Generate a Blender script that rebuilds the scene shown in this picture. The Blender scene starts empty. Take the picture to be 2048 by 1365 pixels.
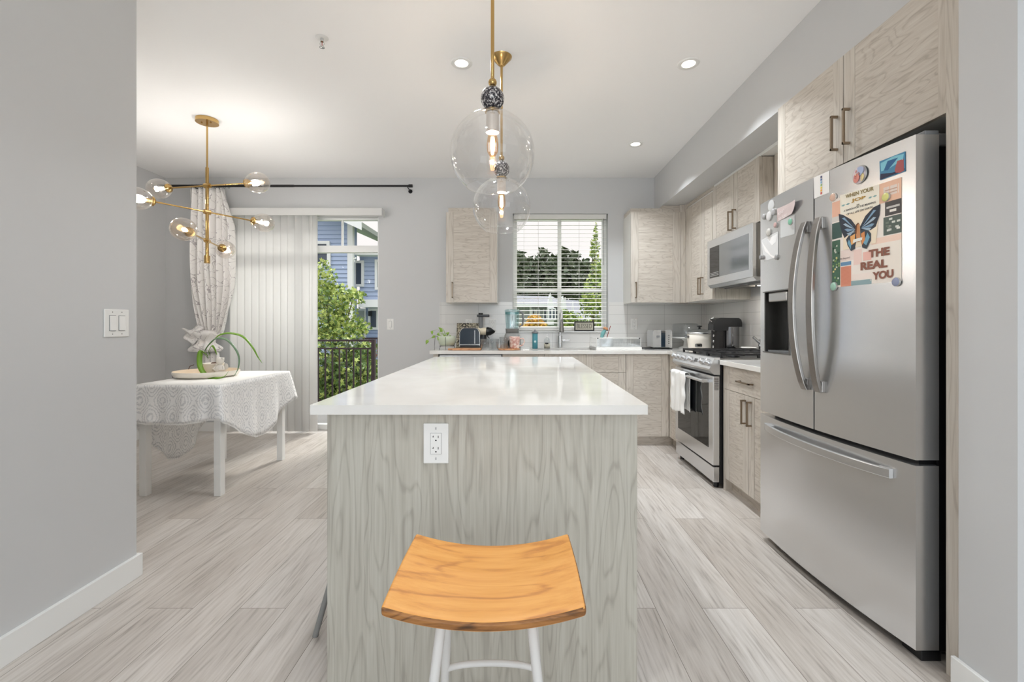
import bpy, math, random
from mathutils import Vector, Matrix
random.seed(7)
R = math.radians
S = bpy.context.scene
COL = S.collection

# ---------------------------------------------------------------- camera, sky, light, exposure
FPX, VX, VY, CAMZ = 900.0, 1034.0, 648.0, 1.17      # focal length and vanishing point of the 2048 x 1365 frame
cam_d = bpy.data.cameras.new('camera')
cam_d.sensor_width = 36.0
cam_d.lens = 36.0 * FPX / 2048.0
cam_d.shift_x = -(VX - 1024.0) / 2048.0
cam_d.shift_y = -(682.5 - VY) / 2048.0
cam_d.clip_start = 0.02
cam_d.clip_end = 400
cam = bpy.data.objects.new('camera', cam_d)
cam.location = (0, 0, CAMZ)
cam.rotation_euler = (R(90), 0, 0)
COL.objects.link(cam)
S.camera = cam

S.view_settings.view_transform = 'Standard'
S.view_settings.look = 'None'
S.view_settings.exposure = 0.25
S.view_settings.gamma = 1.0
S.view_settings.use_curve_mapping = False
S.render.engine = 'CYCLES'
S.cycles.use_denoising = True
S.cycles.max_bounces = 10
S.cycles.diffuse_bounces = 8
S.cycles.transparent_max_bounces = 24
S.cycles.caustics_reflective = False
S.cycles.caustics_refractive = False
S.cycles.sample_clamp_indirect = 6.0

world = bpy.data.worlds.new('overcast_sky')
S.world = world
world.use_nodes = True
wn = world.node_tree
wn.nodes.clear()
w_out = wn.nodes.new('ShaderNodeOutputWorld')
w_bg = wn.nodes.new('ShaderNodeBackground')
w_tc = wn.nodes.new('ShaderNodeTexCoord')
w_sep = wn.nodes.new('ShaderNodeSeparateXYZ')
w_ramp = wn.nodes.new('ShaderNodeValToRGB')
# overcast sky: three times brighter overhead than at the horizon
w_el = w_ramp.color_ramp.elements
w_el[0].position = 0.44; w_el[0].color = (0.30, 0.31, 0.30, 1)
w_el[1].position = 1.0; w_el[1].color = (0.90, 0.95, 1.0, 1)
e_ = w_el.new(0.50); e_.color = (0.285, 0.268, 0.262, 1)
e_ = w_el.new(0.64); e_.color = (0.31, 0.295, 0.29, 1)
w_map = wn.nodes.new('ShaderNodeMath'); w_map.operation = 'MULTIPLY_ADD'
w_map.inputs[1].default_value = 0.5; w_map.inputs[2].default_value = 0.5
wn.links.new(w_tc.outputs['Generated'], w_sep.inputs[0])
wn.links.new(w_sep.outputs['Z'], w_map.inputs[0])
wn.links.new(w_map.outputs[0], w_ramp.inputs[0])
wn.links.new(w_ramp.outputs[0], w_bg.inputs[0])
w_bg.inputs[1].default_value = 2.85
wn.links.new(w_bg.outputs[0], w_out.inputs[0])


def area_light(name, loc, rot, sx, sy, power, color=(1, 1, 1), shape='RECTANGLE', spread=180):
    d = bpy.data.lights.new(name, 'AREA')
    d.shape = shape; d.size = sx; d.size_y = sy; d.energy = power; d.color = color; d.spread = R(spread)
    o = bpy.data.objects.new(name, d); o.location = loc; o.rotation_euler = rot
    COL.objects.link(o)
    return o


# fill lights added at assumed, unseen living room windows behind the camera
for wx, power in ((0.15, 62), (3.05, 14)):
    area_light('rear_fill_light', (wx, -3.62, 1.45), (R(90), 0, 0), 2.2, 2.2, power, (0.84, 0.93, 1.0))
# low sun outside, softened by thin cloud
sun_d = bpy.data.lights.new('sun', 'SUN'); sun_d.energy = 2.8; sun_d.angle = R(14); sun_d.color = (1, 0.96, 0.9)
sun = bpy.data.objects.new('sun', sun_d); sun.rotation_euler = (R(-48), R(18), 0); COL.objects.link(sun)


def at(x, y, d):
    """photo pixel at depth d -> point"""
    return Vector(((x - VX) * d / FPX, d, CAMZ - (y - VY) * d / FPX))


# ---------------------------------------------------------------- materials
def lin(c):
    if isinstance(c, str):
        c = [int(c[i:i + 2], 16) / 255 for i in (0, 2, 4)]
    return tuple((v / 12.92 if v <= 0.04045 else ((v + 0.055) / 1.055) ** 2.4) for v in c[:3]) + (1,)


MATS = {}


def mat(name, color='808080', rough=0.5, metal=0.0, spec=0.5, emis=None, estr=0.0, coat=0.0, trans=0.0, alpha=1.0, ior=1.45, sheen=0.0):
    m = bpy.data.materials.new(name); m.use_nodes = True
    b = m.node_tree.nodes['Principled BSDF']
    b.inputs['Base Color'].default_value = lin(color)
    b.inputs['Roughness'].default_value = rough
    b.inputs['Metallic'].default_value = metal
    b.inputs['Specular IOR Level'].default_value = spec
    b.inputs['IOR'].default_value = ior
    b.inputs['Coat Weight'].default_value = coat
    b.inputs['Transmission Weight'].default_value = trans
    b.inputs['Alpha'].default_value = alpha
    b.inputs['Sheen Weight'].default_value = sheen
    if emis:
        b.inputs['Emission Color'].default_value = lin(emis)
        b.inputs['Emission Strength'].default_value = estr
    MATS[name] = m
    return m


def nt(m):
    t = m.node_tree
    return t, t.nodes['Principled BSDF']


def nn(t, kind, **kw):
    n = t.nodes.new(kind)
    for k, v in kw.items():
        if k.startswith('i_'):
            n.inputs[k[2:].replace('_', ' ')].default_value = v
        else:
            setattr(n, k, v)
    return n


def coords(t, scale, coord='Object', rot=(0, 0, 0)):
    tc = nn(t, 'ShaderNodeTexCoord')
    mp = nn(t, 'ShaderNodeMapping')
    mp.inputs['Scale'].default_value = scale
    mp.inputs['Rotation'].default_value = rot
    t.links.new(tc.outputs[coord], mp.inputs[0])
    return mp.outputs[0]


def ramp(t, src, stops):
    r = nn(t, 'ShaderNodeValToRGB')
    e = r.color_ramp.elements
    while len(e) < len(stops):
        e.new(0.5)
    for el, (p, c) in zip(e, stops):
        el.position = p; el.color = lin(c)
    t.links.new(src, r.inputs[0])
    return r.outputs[0]


def bump(t, b, src, strength, dist=0.002):
    n = nn(t, 'ShaderNodeBump', i_Strength=strength, i_Distance=dist)
    t.links.new(src, n.inputs['Height'])
    t.links.new(n.outputs[0], b.inputs['Normal'])


def mix(t, fac, a, b_, mode='MIX'):
    n = nn(t, 'ShaderNodeMix', data_type='RGBA', blend_type=mode)
    if isinstance(fac, float): n.inputs[0].default_value = fac
    else: t.links.new(fac, n.inputs[0])
    for s, v in ((6, a), (7, b_)):
        if hasattr(v, 'links') or hasattr(v, 'is_linked'): t.links.new(v, n.inputs[s])
        else: n.inputs[s].default_value = v
    return n.outputs[2]


def painted(name, color, rough=0.55, var=0.02):
    m = mat(name, color, rough)
    t, b = nt(m)
    n = nn(t, 'ShaderNodeTexNoise', i_Scale=240.0, i_Detail=2.0)
    t.links.new(coords(t, (1, 1, 1)), n.inputs['Vector'])
    bump(t, b, n.outputs[0], 0.06, 0.0008)
    return m


def wood(name, grain, light, mid, dark, rough=0.45, fine=70.0, broad=7.0, rings=11.0, stretch=0.035, arch=0.11):
    """grain: axes along which the grain runs; thin ring lines over fine streaks"""
    m = mat(name, mid, rough)
    t, b = nt(m)
    v = coords(t, tuple(stretch if ax in grain else 1.0 for ax in 'XYZ'))
    va = coords(t, tuple(arch if ax in grain else 1.0 for ax in 'XYZ'))
    w = nn(t, 'ShaderNodeTexNoise', i_Scale=broad, i_Detail=2.5, i_Roughness=0.42, i_Distortion=0.25)
    t.links.new(va, w.inputs['Vector'])
    mul = nn(t, 'ShaderNodeMath', operation='MULTIPLY'); mul.inputs[1].default_value = rings
    t.links.new(w.outputs[0], mul.inputs[0])
    fr = nn(t, 'ShaderNodeMath', operation='PINGPONG'); fr.inputs[1].default_value = 0.5
    t.links.new(mul.outputs[0], fr.inputs[0])
    ln = nn(t, 'ShaderNodeMapRange'); ln.inputs['From Max'].default_value = 0.20; ln.inputs['To Max'].default_value = 0.5
    t.links.new(fr.outputs[0], ln.inputs[0])
    f = nn(t, 'ShaderNodeTexNoise', i_Scale=fine, i_Detail=4.0, i_Roughness=0.65)
    t.links.new(v, f.inputs['Vector'])
    add = nn(t, 'ShaderNodeMath', operation='MULTIPLY_ADD'); add.inputs[1].default_value = 0.34
    t.links.new(ln.outputs[0], add.inputs[0])
    half = nn(t, 'ShaderNodeMath', operation='MULTIPLY'); half.inputs[1].default_value = 0.80
    t.links.new(f.outputs[0], half.inputs[0])
    t.links.new(half.outputs[0], add.inputs[2])
    c = ramp(t, add.outputs[0], [(0.36, dark), (0.52, mid), (0.68, light)])
    t.links.new(c, b.inputs['Base Color'])
    bump(t, b, f.outputs[0], 0.12, 0.001)
    return m


painted('wall_paint', 'C8C9CA', 0.6)
painted('ceiling_paint', 'F3F3F3', 0.75)
mat('trim_white', 'E6E7E6', 0.35)
mat('white_plastic', 'E8E8E6', 0.35)
mat('white_metal', 'E4E4E2', 0.4)
mat('dark_slot', '1A1A1A', 0.6)
mat('black_plastic', '1C1D1F', 0.3)
mat('black_iron', '1E1E20', 0.45, 0.3)
mat('black_gloss', '101214', 0.08, 0.0, 0.6)
mat('charcoal_metal', '2A2828', 0.4, 0.3)
wood('cabinet_upright', 'Z', 'CFC9C0', 'C6BFB5', 'B5ADA3', 0.42, 75, 11.0)
wood('cabinet_level', 'XY', 'CEC8BE', 'C4BCB2', 'B1A99E', 0.42, 70, 13.0, 11.0, 0.06, 0.22)
wood('island_upright', 'Z', 'BDBAB0', 'B3AFA4', 'A29D93', 0.45, 75, 8.0, 13.0, 0.03, 0.13)
painted('cabinet_inside', 'D5D0C8', 0.5)
mat('cabinet_underside', 'DDDCD8', 0.5)

m = mat('quartz', 'E8E7E4', 0.07, 0, 0.5)
t, b = nt(m)
n = nn(t, 'ShaderNodeTexNoise', i_Scale=3.0, i_Detail=5.0, i_Distortion=1.2)
t.links.new(coords(t, (1, 1, 1)), n.inputs['Vector'])
t.links.new(ramp(t, n.outputs[0], [(0.35, 'E9E8E5'), (0.6, 'E3E1DD'), (0.75, 'DEDBD6')]), b.inputs['Base Color'])

# stainless steel, brushed along z or along y
def steel(name, color, rough, brush):
    m = mat(name, color, rough, 0.86)
    t, b = nt(m)
    n = nn(t, 'ShaderNodeTexNoise', i_Scale=300.0, i_Detail=3.0, i_Roughness=0.7)
    t.links.new(coords(t, brush), n.inputs['Vector'])
    mr = nn(t, 'ShaderNodeMapRange'); mr.inputs['To Min'].default_value = rough - 0.03; mr.inputs['To Max'].default_value = rough + 0.04
    t.links.new(n.outputs[0], mr.inputs[0]); t.links.new(mr.outputs[0], b.inputs['Roughness'])
    bump(t, b, n.outputs[0], 0.012, 0.0003)
    return m
steel('steel', 'DEDFE0', 0.25, (1, 1, 0.02))
steel('steel_level', 'D6D7D8', 0.25, (0.02, 0.02, 1))
mat('steel_dark', '8C8B89', 0.3, 1.0)
mat('chrome', 'D8D9DA', 0.08, 1.0)
mat('handle_bronze', '9A8A78', 0.35, 1.0)
mat('brass', 'C6A46A', 0.22, 1.0)
mat('grey_panel', '77797B', 0.35)

# floor planks: rows run along y
m = mat('floor_planks', 'B8AFA6', 0.33)
t, b = nt(m)
v = coords(t, (1, 1, 1), 'Object', (0, 0, R(90)))
br = nn(t, 'ShaderNodeTexBrick', offset=0.37, offset_frequency=2)
br.inputs['Scale'].default_value = 1.0
br.inputs['Brick Width'].default_value = 1.35
br.inputs['Row Height'].default_value = 0.19
br.inputs['Mortar Size'].default_value = 0.0011
br.inputs['Mortar Smooth'].default_value = 0.1
br.inputs['Bias'].default_value = 0.0
br.inputs['Color1'].default_value = (0.0, 0.0, 0.0, 1)
br.inputs['Color2'].default_value = (1, 1, 1, 1)
br.inputs['Mortar'].default_value = (0.5, 0.5, 0.5, 1)
t.links.new(v, br.inputs['Vector'])
off = nn(t, 'ShaderNodeVectorMath', operation='MULTIPLY_ADD')
tc = nn(t, 'ShaderNodeTexCoord')
off.inputs[1].default_value = (13.0, 7.0, 3.0)
t.links.new(br.outputs['Color'], off.inputs[0]); t.links.new(tc.outputs['Object'], off.inputs[2])
mp = nn(t, 'ShaderNodeMapping'); mp.inputs['Scale'].default_value = (1, 0.06, 1)
t.links.new(off.outputs[0], mp.inputs[0])
w = nn(t, 'ShaderNodeTexNoise', i_Scale=8.0, i_Detail=2.0, i_Distortion=0.5)
t.links.new(mp.outputs[0], w.inputs['Vector'])
mul = nn(t, 'ShaderNodeMath', operation='MULTIPLY'); mul.inputs[1].default_value = 13.0
t.links.new(w.outputs[0], mul.inputs[0])
pp = nn(t, 'ShaderNodeMath', operation='PINGPONG'); pp.inputs[1].default_value = 0.5
t.links.new(mul.outputs[0], pp.inputs[0])
f = nn(t, 'ShaderNodeTexNoise', i_Scale=85.0, i_Detail=4.0, i_Roughness=0.6)
t.links.new(mp.outputs[0], f.inputs['Vector'])
h1 = nn(t, 'ShaderNodeMath', operation='MULTIPLY'); h1.inputs[1].default_value = 0.85
t.links.new(f.outputs[0], h1.inputs[0])
ad = nn(t, 'ShaderNodeMath', operation='MULTIPLY_ADD'); ad.inputs[1].default_value = 0.34
t.links.new(pp.outputs[0], ad.inputs[0]); t.links.new(h1.outputs[0], ad.inputs[2])
grain = ramp(t, ad.outputs[0], [(0.27, 'A59E98'), (0.45, 'C6C0BA'), (0.66, 'D3CEC9')])
tone = ramp(t, br.outputs['Color'], [(0.0, 'F0EEEC'), (1.0, 'FFFFFF')])
c1 = mix(t, 1.0, grain, tone, 'MULTIPLY')
big = nn(t, 'ShaderNodeTexNoise', i_Scale=1.6, i_Detail=2.0)
mpb = nn(t, 'ShaderNodeMapping'); mpb.inputs['Scale'].default_value = (1, 0.35, 1)
t.links.new(off.outputs[0], mpb.inputs[0]); t.links.new(mpb.outputs[0], big.inputs['Vector'])
blot = ramp(t, big.outputs[0], [(0.35, 'EAE7E4'), (0.6, 'FFFFFF')])
c2 = mix(t, 1.0, c1, blot, 'MULTIPLY')
c3 = mix(t, br.outputs['Fac'], c2, lin('70675E'))
t.links.new(c3, b.inputs['Base Color'])
bump(t, b, ad.outputs[0], 0.10, 0.001)

# seat: honey mango wood, grain across the seat
m = wood('honey_wood', 'X', 'E2A354', 'DA9848', 'BE7C38', 0.42, 45, 9.0, 7.0, 0.06, 0.22)
wood('honey_wood_edge', 'X', 'A9743F', '8A5B2F', '4A3018', 0.5, 90, 14.0, 9.0, 0.12, 0.3)
wood('board_wood', 'X', 'CFA07A', 'BF8A63', 'A0704C', 0.5, 60, 9.0, 9.0, 0.06, 0.2)


def thin_glass(name, tint='FFFFFF', gloss=0.03, edge=0.35, rough=0.0, edge_col='FFFFFF'):
    """a real thin pane or blown shell: mostly clear, a fresnel reflection, whiter at grazing angles"""
    m = bpy.data.materials.new(name); m.use_nodes = True
    t = m.node_tree; t.nodes.clear()
    o = nn(t, 'ShaderNodeOutputMaterial')
    tr = nn(t, 'ShaderNodeBsdfTransparent'); tr.inputs[0].default_value = lin(tint)
    gl = nn(t, 'ShaderNodeBsdfGlossy'); gl.inputs['Roughness'].default_value = rough; gl.inputs[0].default_value = lin(edge_col)
    lw = nn(t, 'ShaderNodeLayerWeight'); lw.inputs[0].default_value = 0.35
    mr = nn(t, 'ShaderNodeMapRange')
    mr.inputs['To Min'].default_value = gloss; mr.inputs['To Max'].default_value = edge
    pw = nn(t, 'ShaderNodeMath', operation='POWER'); pw.inputs[1].default_value = 2.2
    t.links.new(lw.outputs['Facing'], pw.inputs[0])
    t.links.new(pw.outputs[0], mr.inputs[0])
    mx = nn(t, 'ShaderNodeMixShader')
    t.links.new(mr.outputs[0], mx.inputs[0]); t.links.new(tr.outputs[0], mx.inputs[1]); t.links.new(gl.outputs[0], mx.inputs[2])
    t.links.new(mx.outputs[0], o.inputs[0])
    MATS[name] = m
    return m
thin_glass('window_glass', 'FEFFFF', 0.002, 0.25)
thin_glass('globe_glass', 'FAFAFA', 0.07, 0.95)
thin_glass('small_globe_glass', 'FAF6F2', 0.18, 0.95)
thin_glass('clear_acrylic', 'F1F3F4', 0.08, 0.6, 0.05)
thin_glass('blue_acrylic', 'DDECEE', 0.10, 0.5, 0.08)
mat('oven_glass', '1B1D1F', 0.05, 0, 0.7)

# pleated / printed textiles
def cloth_damask(name, base, line):
    m = mat(name, base, 0.85, sheen=0.2)
    t, b = nt(m)
    uv = nn(t, 'ShaderNodeTexCoord')
    sp_ = nn(t, 'ShaderNodeSeparateXYZ'); t.links.new(uv.outputs['UV'], sp_.inputs[0])
    net = nn(t, 'ShaderNodeMath', operation='ADD')
    for k_, (o_, f_) in enumerate(((0, 44.0), (1, 30.0))):
        m1 = nn(t, 'ShaderNodeMath', operation='MULTIPLY'); m1.inputs[1].default_value = f_
        t.links.new(sp_.outputs[o_], m1.inputs[0])
        m2 = nn(t, 'ShaderNodeMath', operation='COSINE'); t.links.new(m1.outputs[0], m2.inputs[0])
        t.links.new(m2.outputs[0], net.inputs[k_])
    n2 = nn(t, 'ShaderNodeTexNoise', i_Scale=42.0, i_Detail=3.0, i_Distortion=2.0)
    t.links.new(uv.outputs['UV'], n2.inputs['Vector'])
    s0 = nn(t, 'ShaderNodeMath', operation='MULTIPLY_ADD'); s0.inputs[1].default_value = 9.0
    n4 = nn(t, 'ShaderNodeMath', operation='MULTIPLY'); n4.inputs[1].default_value = 9.0
    t.links.new(n2.outputs[0], n4.inputs[0]); t.links.new(net.outputs[0], s0.inputs[0]); t.links.new(n4.outputs[0], s0.inputs[2])
    s2 = nn(t, 'ShaderNodeMath', operation='SINE'); t.links.new(s0.outputs[0], s2.inputs[0])
    ad = nn(t, 'ShaderNodeMath', operation='MULTIPLY_ADD'); ad.inputs[1].default_value = 0.4; ad.inputs[2].default_value = 0.5
    t.links.new(s2.outputs[0], ad.inputs[0])
    t.links.new(ramp(t, ad.outputs[0], [(0.30, base), (0.62, base), (0.80, line)]), b.inputs['Base Color'])
    return m
cloth_damask('damask', 'F4F4F4', 'D3D4D6')
m = mat('branch_print', 'E9E6E4', 0.85, sheen=0.2)
t, b = nt(m)
uv = nn(t, 'ShaderNodeTexCoord')
nd = nn(t, 'ShaderNodeTexNoise', i_Scale=5.0, i_Detail=3.0)
t.links.new(uv.outputs['UV'], nd.inputs['Vector'])
wv = nn(t, 'ShaderNodeVectorMath', operation='MULTIPLY_ADD'); wv.inputs[1].default_value = (0.35, 0.35, 0)
t.links.new(nd.outputs['Color'], wv.inputs[0]); t.links.new(uv.outputs['UV'], wv.inputs[2])
vo = nn(t, 'ShaderNodeTexVoronoi', feature='DISTANCE_TO_EDGE'); vo.inputs['Scale'].default_value = 11.0
t.links.new(wv.outputs[0], vo.inputs['Vector'])
n3 = nn(t, 'ShaderNodeTexNoise', i_Scale=9.0)
t.links.new(uv.outputs['UV'], n3.inputs['Vector'])
msk = nn(t, 'ShaderNodeMath', operation='MULTIPLY_ADD'); msk.inputs[1].default_value = 0.13; msk.inputs[2].default_value = -0.05
t.links.new(n3.outputs[0], msk.inputs[0])
lt = nn(t, 'ShaderNodeMath', operation='LESS_THAN'); t.links.new(vo.outputs[0], lt.inputs[0]); t.links.new(msk.outputs[0], lt.inputs[1])
t.links.new(mix(t, lt.outputs[0], lin('EFEDEB'), lin('B9B4B6')), b.inputs['Base Color'])
def translucent(name, color, rough, fac):
    m = mat(name, color, rough); t, b = nt(m)
    o = [x for x in t.nodes if x.type == 'OUTPUT_MATERIAL'][0]
    tl = nn(t, 'ShaderNodeBsdfTranslucent'); tl.inputs[0].default_value = lin(color)
    mx = nn(t, 'ShaderNodeMixShader'); mx.inputs[0].default_value = fac
    t.links.new(b.outputs[0], mx.inputs[1]); t.links.new(tl.outputs[0], mx.inputs[2]); t.links.new(mx.outputs[0], o.inputs[0])
translucent('blind_vane', 'F1F1F0', 0.5, 0.42)
translucent('blind_slat', 'F4F3F1', 0.4, 0.25)
mat('cloth_white', 'EDEDEB', 0.85, sheen=0.2)

# tiles
m = mat('tile', 'D9D9D7', 0.15)
t, b = nt(m)
tc = nn(t, 'ShaderNodeTexCoord'); sp = nn(t, 'ShaderNodeSeparateXYZ'); cb = nn(t, 'ShaderNodeCombineXYZ')
ax = nn(t, 'ShaderNodeMath', operation='ADD')
t.links.new(tc.outputs['Object'], sp.inputs[0]); t.links.new(sp.outputs[0], ax.inputs[0]); t.links.new(sp.outputs[1], ax.inputs[1])
t.links.new(ax.outputs[0], cb.inputs[0]); t.links.new(sp.outputs[2], cb.inputs[1])
br = nn(t, 'ShaderNodeTexBrick', offset=0.0)
br.inputs['Scale'].default_value = 1.0; br.inputs['Brick Width'].default_value = 0.405; br.inputs['Row Height'].default_value = 0.1016
br.inputs['Mortar Size'].default_value = 0.0014; br.inputs['Color1'].default_value = lin('DAD9D7'); br.inputs['Color2'].default_value = lin('D6D6D4')
br.inputs['Mortar'].default_value = lin('A9A9A8')
t.links.new(cb.outputs[0], br.inputs['Vector']); t.links.new(br.outputs['Color'], b.inputs['Base Color'])
bump(t, b, br.outputs['Fac'], -0.3, 0.001)

# speckled pendant ball
m = mat('speckled_glass', '3A3A40', 0.12)
t, b = nt(m)
n = nn(t, 'ShaderNodeTexNoise', i_Scale=95.0, i_Detail=3.0, i_Roughness=0.7)
t.links.new(coords(t, (1, 1, 1)), n.inputs['Vector'])
t.links.new(ramp(t, n.outputs[0], [(0.44, '2B2A30'), (0.52, '5B5557'), (0.60, 'D9D6D4')]), b.inputs['Base Color'])
mat('frosted_socket', 'D9CFC6', 0.3, 0.2)
mat('filament', 'FFB060', 0.4, emis='FFC98A', estr=22.0)
mat('bulb_glow', 'FFE0B0', 0.4, emis='FFDFB0', estr=9.0)
mat('downlight_glow', 'FFFFFF', 0.4, emis='FFF1DA', estr=7.0)
thin_glass('bulb_glass', 'FFE9CF', 0.05, 0.5, 0.0, 'FFD9A8')

# ---------------------------------------------------------------- mesh builder
ORG = {}


class MB:
    def __init__(s):
        s.v = []; s.f = []; s.m = []; s.s = []; s.uv = {}

    def add(s, vs, fs, m=0, smooth=False):
        o = len(s.v)
        s.v += [tuple(v) for v in vs]
        for f in fs:
            s.f.append([i + o for i in f]); s.m.append(m); s.s.append(smooth)
        return s

    def box(s, x0, x1, y0, y1, z0, z1, m=0):
        x0, x1 = sorted((x0, x1)); y0, y1 = sorted((y0, y1)); z0, z1 = sorted((z0, z1))
        return s.add([(x0, y0, z0), (x1, y0, z0), (x1, y1, z0), (x0, y1, z0), (x0, y0, z1), (x1, y0, z1), (x1, y1, z1), (x0, y1, z1)],
                     [(0, 3, 2, 1), (4, 5, 6, 7), (0, 1, 5, 4), (1, 2, 6, 5), (2, 3, 7, 6), (3, 0, 4, 7)], m)

    def obox(s, face, a0, a1, p0, p1, z0, z1, m=0):
        """box on a cabinet front: a runs along the wall, p is depth into the wall"""
        if face == 'Y': return s.box(a0, a1, p0, p1, z0, z1, m)
        return s.box(p0, p1, a0, a1, z0, z1, m)

    def poly(s, pts, m=0):
        return s.add(pts, [tuple(range(len(pts)))], m)

    def prism(s, poly, axis, a, b, m=0, smooth=False):
        n = len(poly)
        def P(p, k):
            if axis == 'Y': return (p[0], k, p[1])
            if axis == 'X': return (k, p[0], p[1])
            return (p[0], p[1], k)
        vs = [P(p, a) for p in poly] + [P(p, b) for p in poly]
        s.add(vs, [tuple(range(n)), tuple(range(2 * n - 1, n - 1, -1))], m)
        return s.add(vs, [(i, (i + 1) % n, n + (i + 1) % n, n + i) for i in range(n)], m, smooth)

    def lathe(s, prof, c, n=24, m=0, axis=Vector((0, 0, 1)), smooth=True, cap=True):
        c = Vector(c); axis = Vector(axis).normalized()
        u = axis.orthogonal().normalized(); w = axis.cross(u)
        vs = []
        for r, z in prof:
            for i in range(n):
                a = 2 * math.pi * i / n
                vs.append(c + axis * z + (u * math.cos(a) + w * math.sin(a)) * max(r, 1e-5))
        fs = []
        for j in range(len(prof) - 1):
            for i in range(n):
                fs.append((j * n + i, j * n + (i + 1) % n, (j + 1) * n + (i + 1) % n, (j + 1) * n + i))
        s.add(vs, fs, m, smooth)
        if cap:
            k = len(prof) - 1
            if prof[0][0] > 1e-4: s.add(vs[:n], [tuple(range(n - 1, -1, -1))], m)
            if prof[k][0] > 1e-4: s.add(vs[k * n:], [tuple(range(n))], m)
        return s

    def cyl(s, p0, p1, r, n=16, m=0, r2=None):
        p0 = Vector(p0); p1 = Vector(p1)
        return s.lathe([(r, 0), (r if r2 is None else r2, (p1 - p0).length)], p0, n, m, p1 - p0)

    def sphere(s, c, r, n=20, m=0, sc=(1, 1, 1), axis=(0, 0, 1)):
        k = max(6, n // 2)
        prof = [(r * math.sin(math.pi * i / k), -r * math.cos(math.pi * i / k)) for i in range(k + 1)]
        o = len(s.v)
        s.lathe(prof, (0, 0, 0), n, m, axis, True, False)
        for i in range(o, len(s.v)):
            v = s.v[i]; s.v[i] = (c[0] + v[0] * sc[0], c[1] + v[1] * sc[1], c[2] + v[2] * sc[2])
        return s

    def tube(s, pts, r, n=8, m=0, closed=False, flat=None):
        """round (or flat = (w, h) elliptical) tube along points"""
        pts = [Vector(p) for p in pts]; k = len(pts); vs = []
        rr = r if isinstance(r, (list, tuple)) else [r] * k
        prev = None
        for i, p in enumerate(pts):
            if closed: d = pts[(i + 1) % k] - pts[i - 1]
            else: d = pts[min(i + 1, k - 1)] - pts[max(i - 1, 0)]
            d.normalize()
            if prev is None: u = d.orthogonal().normalized()
            else:
                u = prev - d * prev.dot(d)
                u = u.normalized() if u.length > 1e-6 else d.orthogonal().normalized()
            prev = u; w = d.cross(u)
            for j in range(n):
                a = 2 * math.pi * j / n
                vs.append(p + (u * math.cos(a) + w * math.sin(a)) * rr[i])
        fs = []
        for i in range(k if closed else k - 1):
            for j in range(n):
                i2 = (i + 1) % k
                fs.append((i * n + j, i * n + (j + 1) % n, i2 * n + (j + 1) % n, i2 * n + j))
        s.add(vs, fs, m, True)
        if not closed:
            s.add(vs[:n], [tuple(range(n - 1, -1, -1))], m); s.add(vs[-n:], [tuple(range(n))], m)
        return s

    def bar(s, p0, p1, w, h, m=0, up=(0, 0, 1)):
        """square bar from p0 to p1"""
        p0 = Vector(p0); p1 = Vector(p1); d = (p1 - p0).normalized(); up = Vector(up)
        if abs(d.dot(up)) > 0.98: up = Vector((1, 0, 0))
        u = d.cross(up).normalized(); q = u.cross(d)
        vs = [p + u * a * w / 2 + q * b_ * h / 2 for p in (p0, p1) for a, b_ in ((-1, -1), (1, -1), (1, 1), (-1, 1))]
        return s.add(vs, [(0, 3, 2, 1), (4, 5, 6, 7), (0, 1, 5, 4), (1, 2, 6, 5), (2, 3, 7, 6), (3, 0, 4, 7)], m)

    def grid(s, fn, nu, nv, m=0, smooth=True, uvfn=None):
        vs = [fn(i / nu, j / nv) for j in range(nv + 1) for i in range(nu + 1)]
        o = len(s.f)
        s.add(vs, [(j * (nu + 1) + i, j * (nu + 1) + i + 1, (j + 1) * (nu + 1) + i + 1, (j + 1) * (nu + 1) + i) for j in range(nv) for i in range(nu)], m, smooth)
        if uvfn:
            k = o
            for j in range(nv):
                for i in range(nu):
                    s.uv[k] = [uvfn(a / nu, b_ / nv) for a, b_ in ((i, j), (i + 1, j), (i + 1, j + 1), (i, j + 1))]
                    k += 1
        return s

    def build(s, name, mats, parent=None, bevel=0.0, solid=0.0, loc=None, seg=2, sub=0):
        if not isinstance(mats, (list, tuple)): mats = [mats]
        me = bpy.data.meshes.new(name)
        if parent is not None: org = ORG[parent.name]
        elif loc is not None: org = Vector(loc)
        else:
            xs = [v[0] for v in s.v]; ys = [v[1] for v in s.v]; zs = [v[2] for v in s.v]
            org = Vector(((min(xs) + max(xs)) / 2, (min(ys) + max(ys)) / 2, min(zs)))
        me.from_pydata([(v[0] - org[0], v[1] - org[1], v[2] - org[2]) for v in s.v], [], s.f)
        for p, mi, sm in zip(me.polygons, s.m, s.s):
            p.material_index = mi; p.use_smooth = sm
        if s.uv:
            ul = me.uv_layers.new(name='uv')
            for pi, uvs in s.uv.items():
                for li, u in zip(me.polygons[pi].loop_indices, uvs): ul.data[li].uv = u
        for x in mats: me.materials.append(MATS[x])
        me.update()
        o = bpy.data.objects.new(name, me); COL.objects.link(o)
        if parent is None: o.location = org
        else: o.parent = parent
        ORG[o.name] = org
        if solid: 
            q = o.modifiers.new('thickness', 'SOLIDIFY'); q.thickness = solid; q.offset = 0
        if bevel:
            q = o.modifiers.new('bevel', 'BEVEL'); q.width = bevel; q.segments = seg; q.limit_method = 'ANGLE'; q.angle_limit = R(40)
        if sub:
            q = o.modifiers.new('sub', 'SUBSURF'); q.levels = sub; q.render_levels = sub
        return o


def T(name, label, cat, loc, group=None):
    o = bpy.data.objects.new(name, None); COL.objects.link(o)
    o.location = loc; o['label'] = label; o['category'] = cat
    o.empty_display_size = 0.1
    if group: o['group'] = group
    ORG[o.name] = Vector(loc)
    return o


def tag(o, label, cat, group=None, kind=None):
    o['label'] = label; o['category'] = cat
    if group: o['group'] = group
    if kind: o['kind'] = kind
    return o


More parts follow.
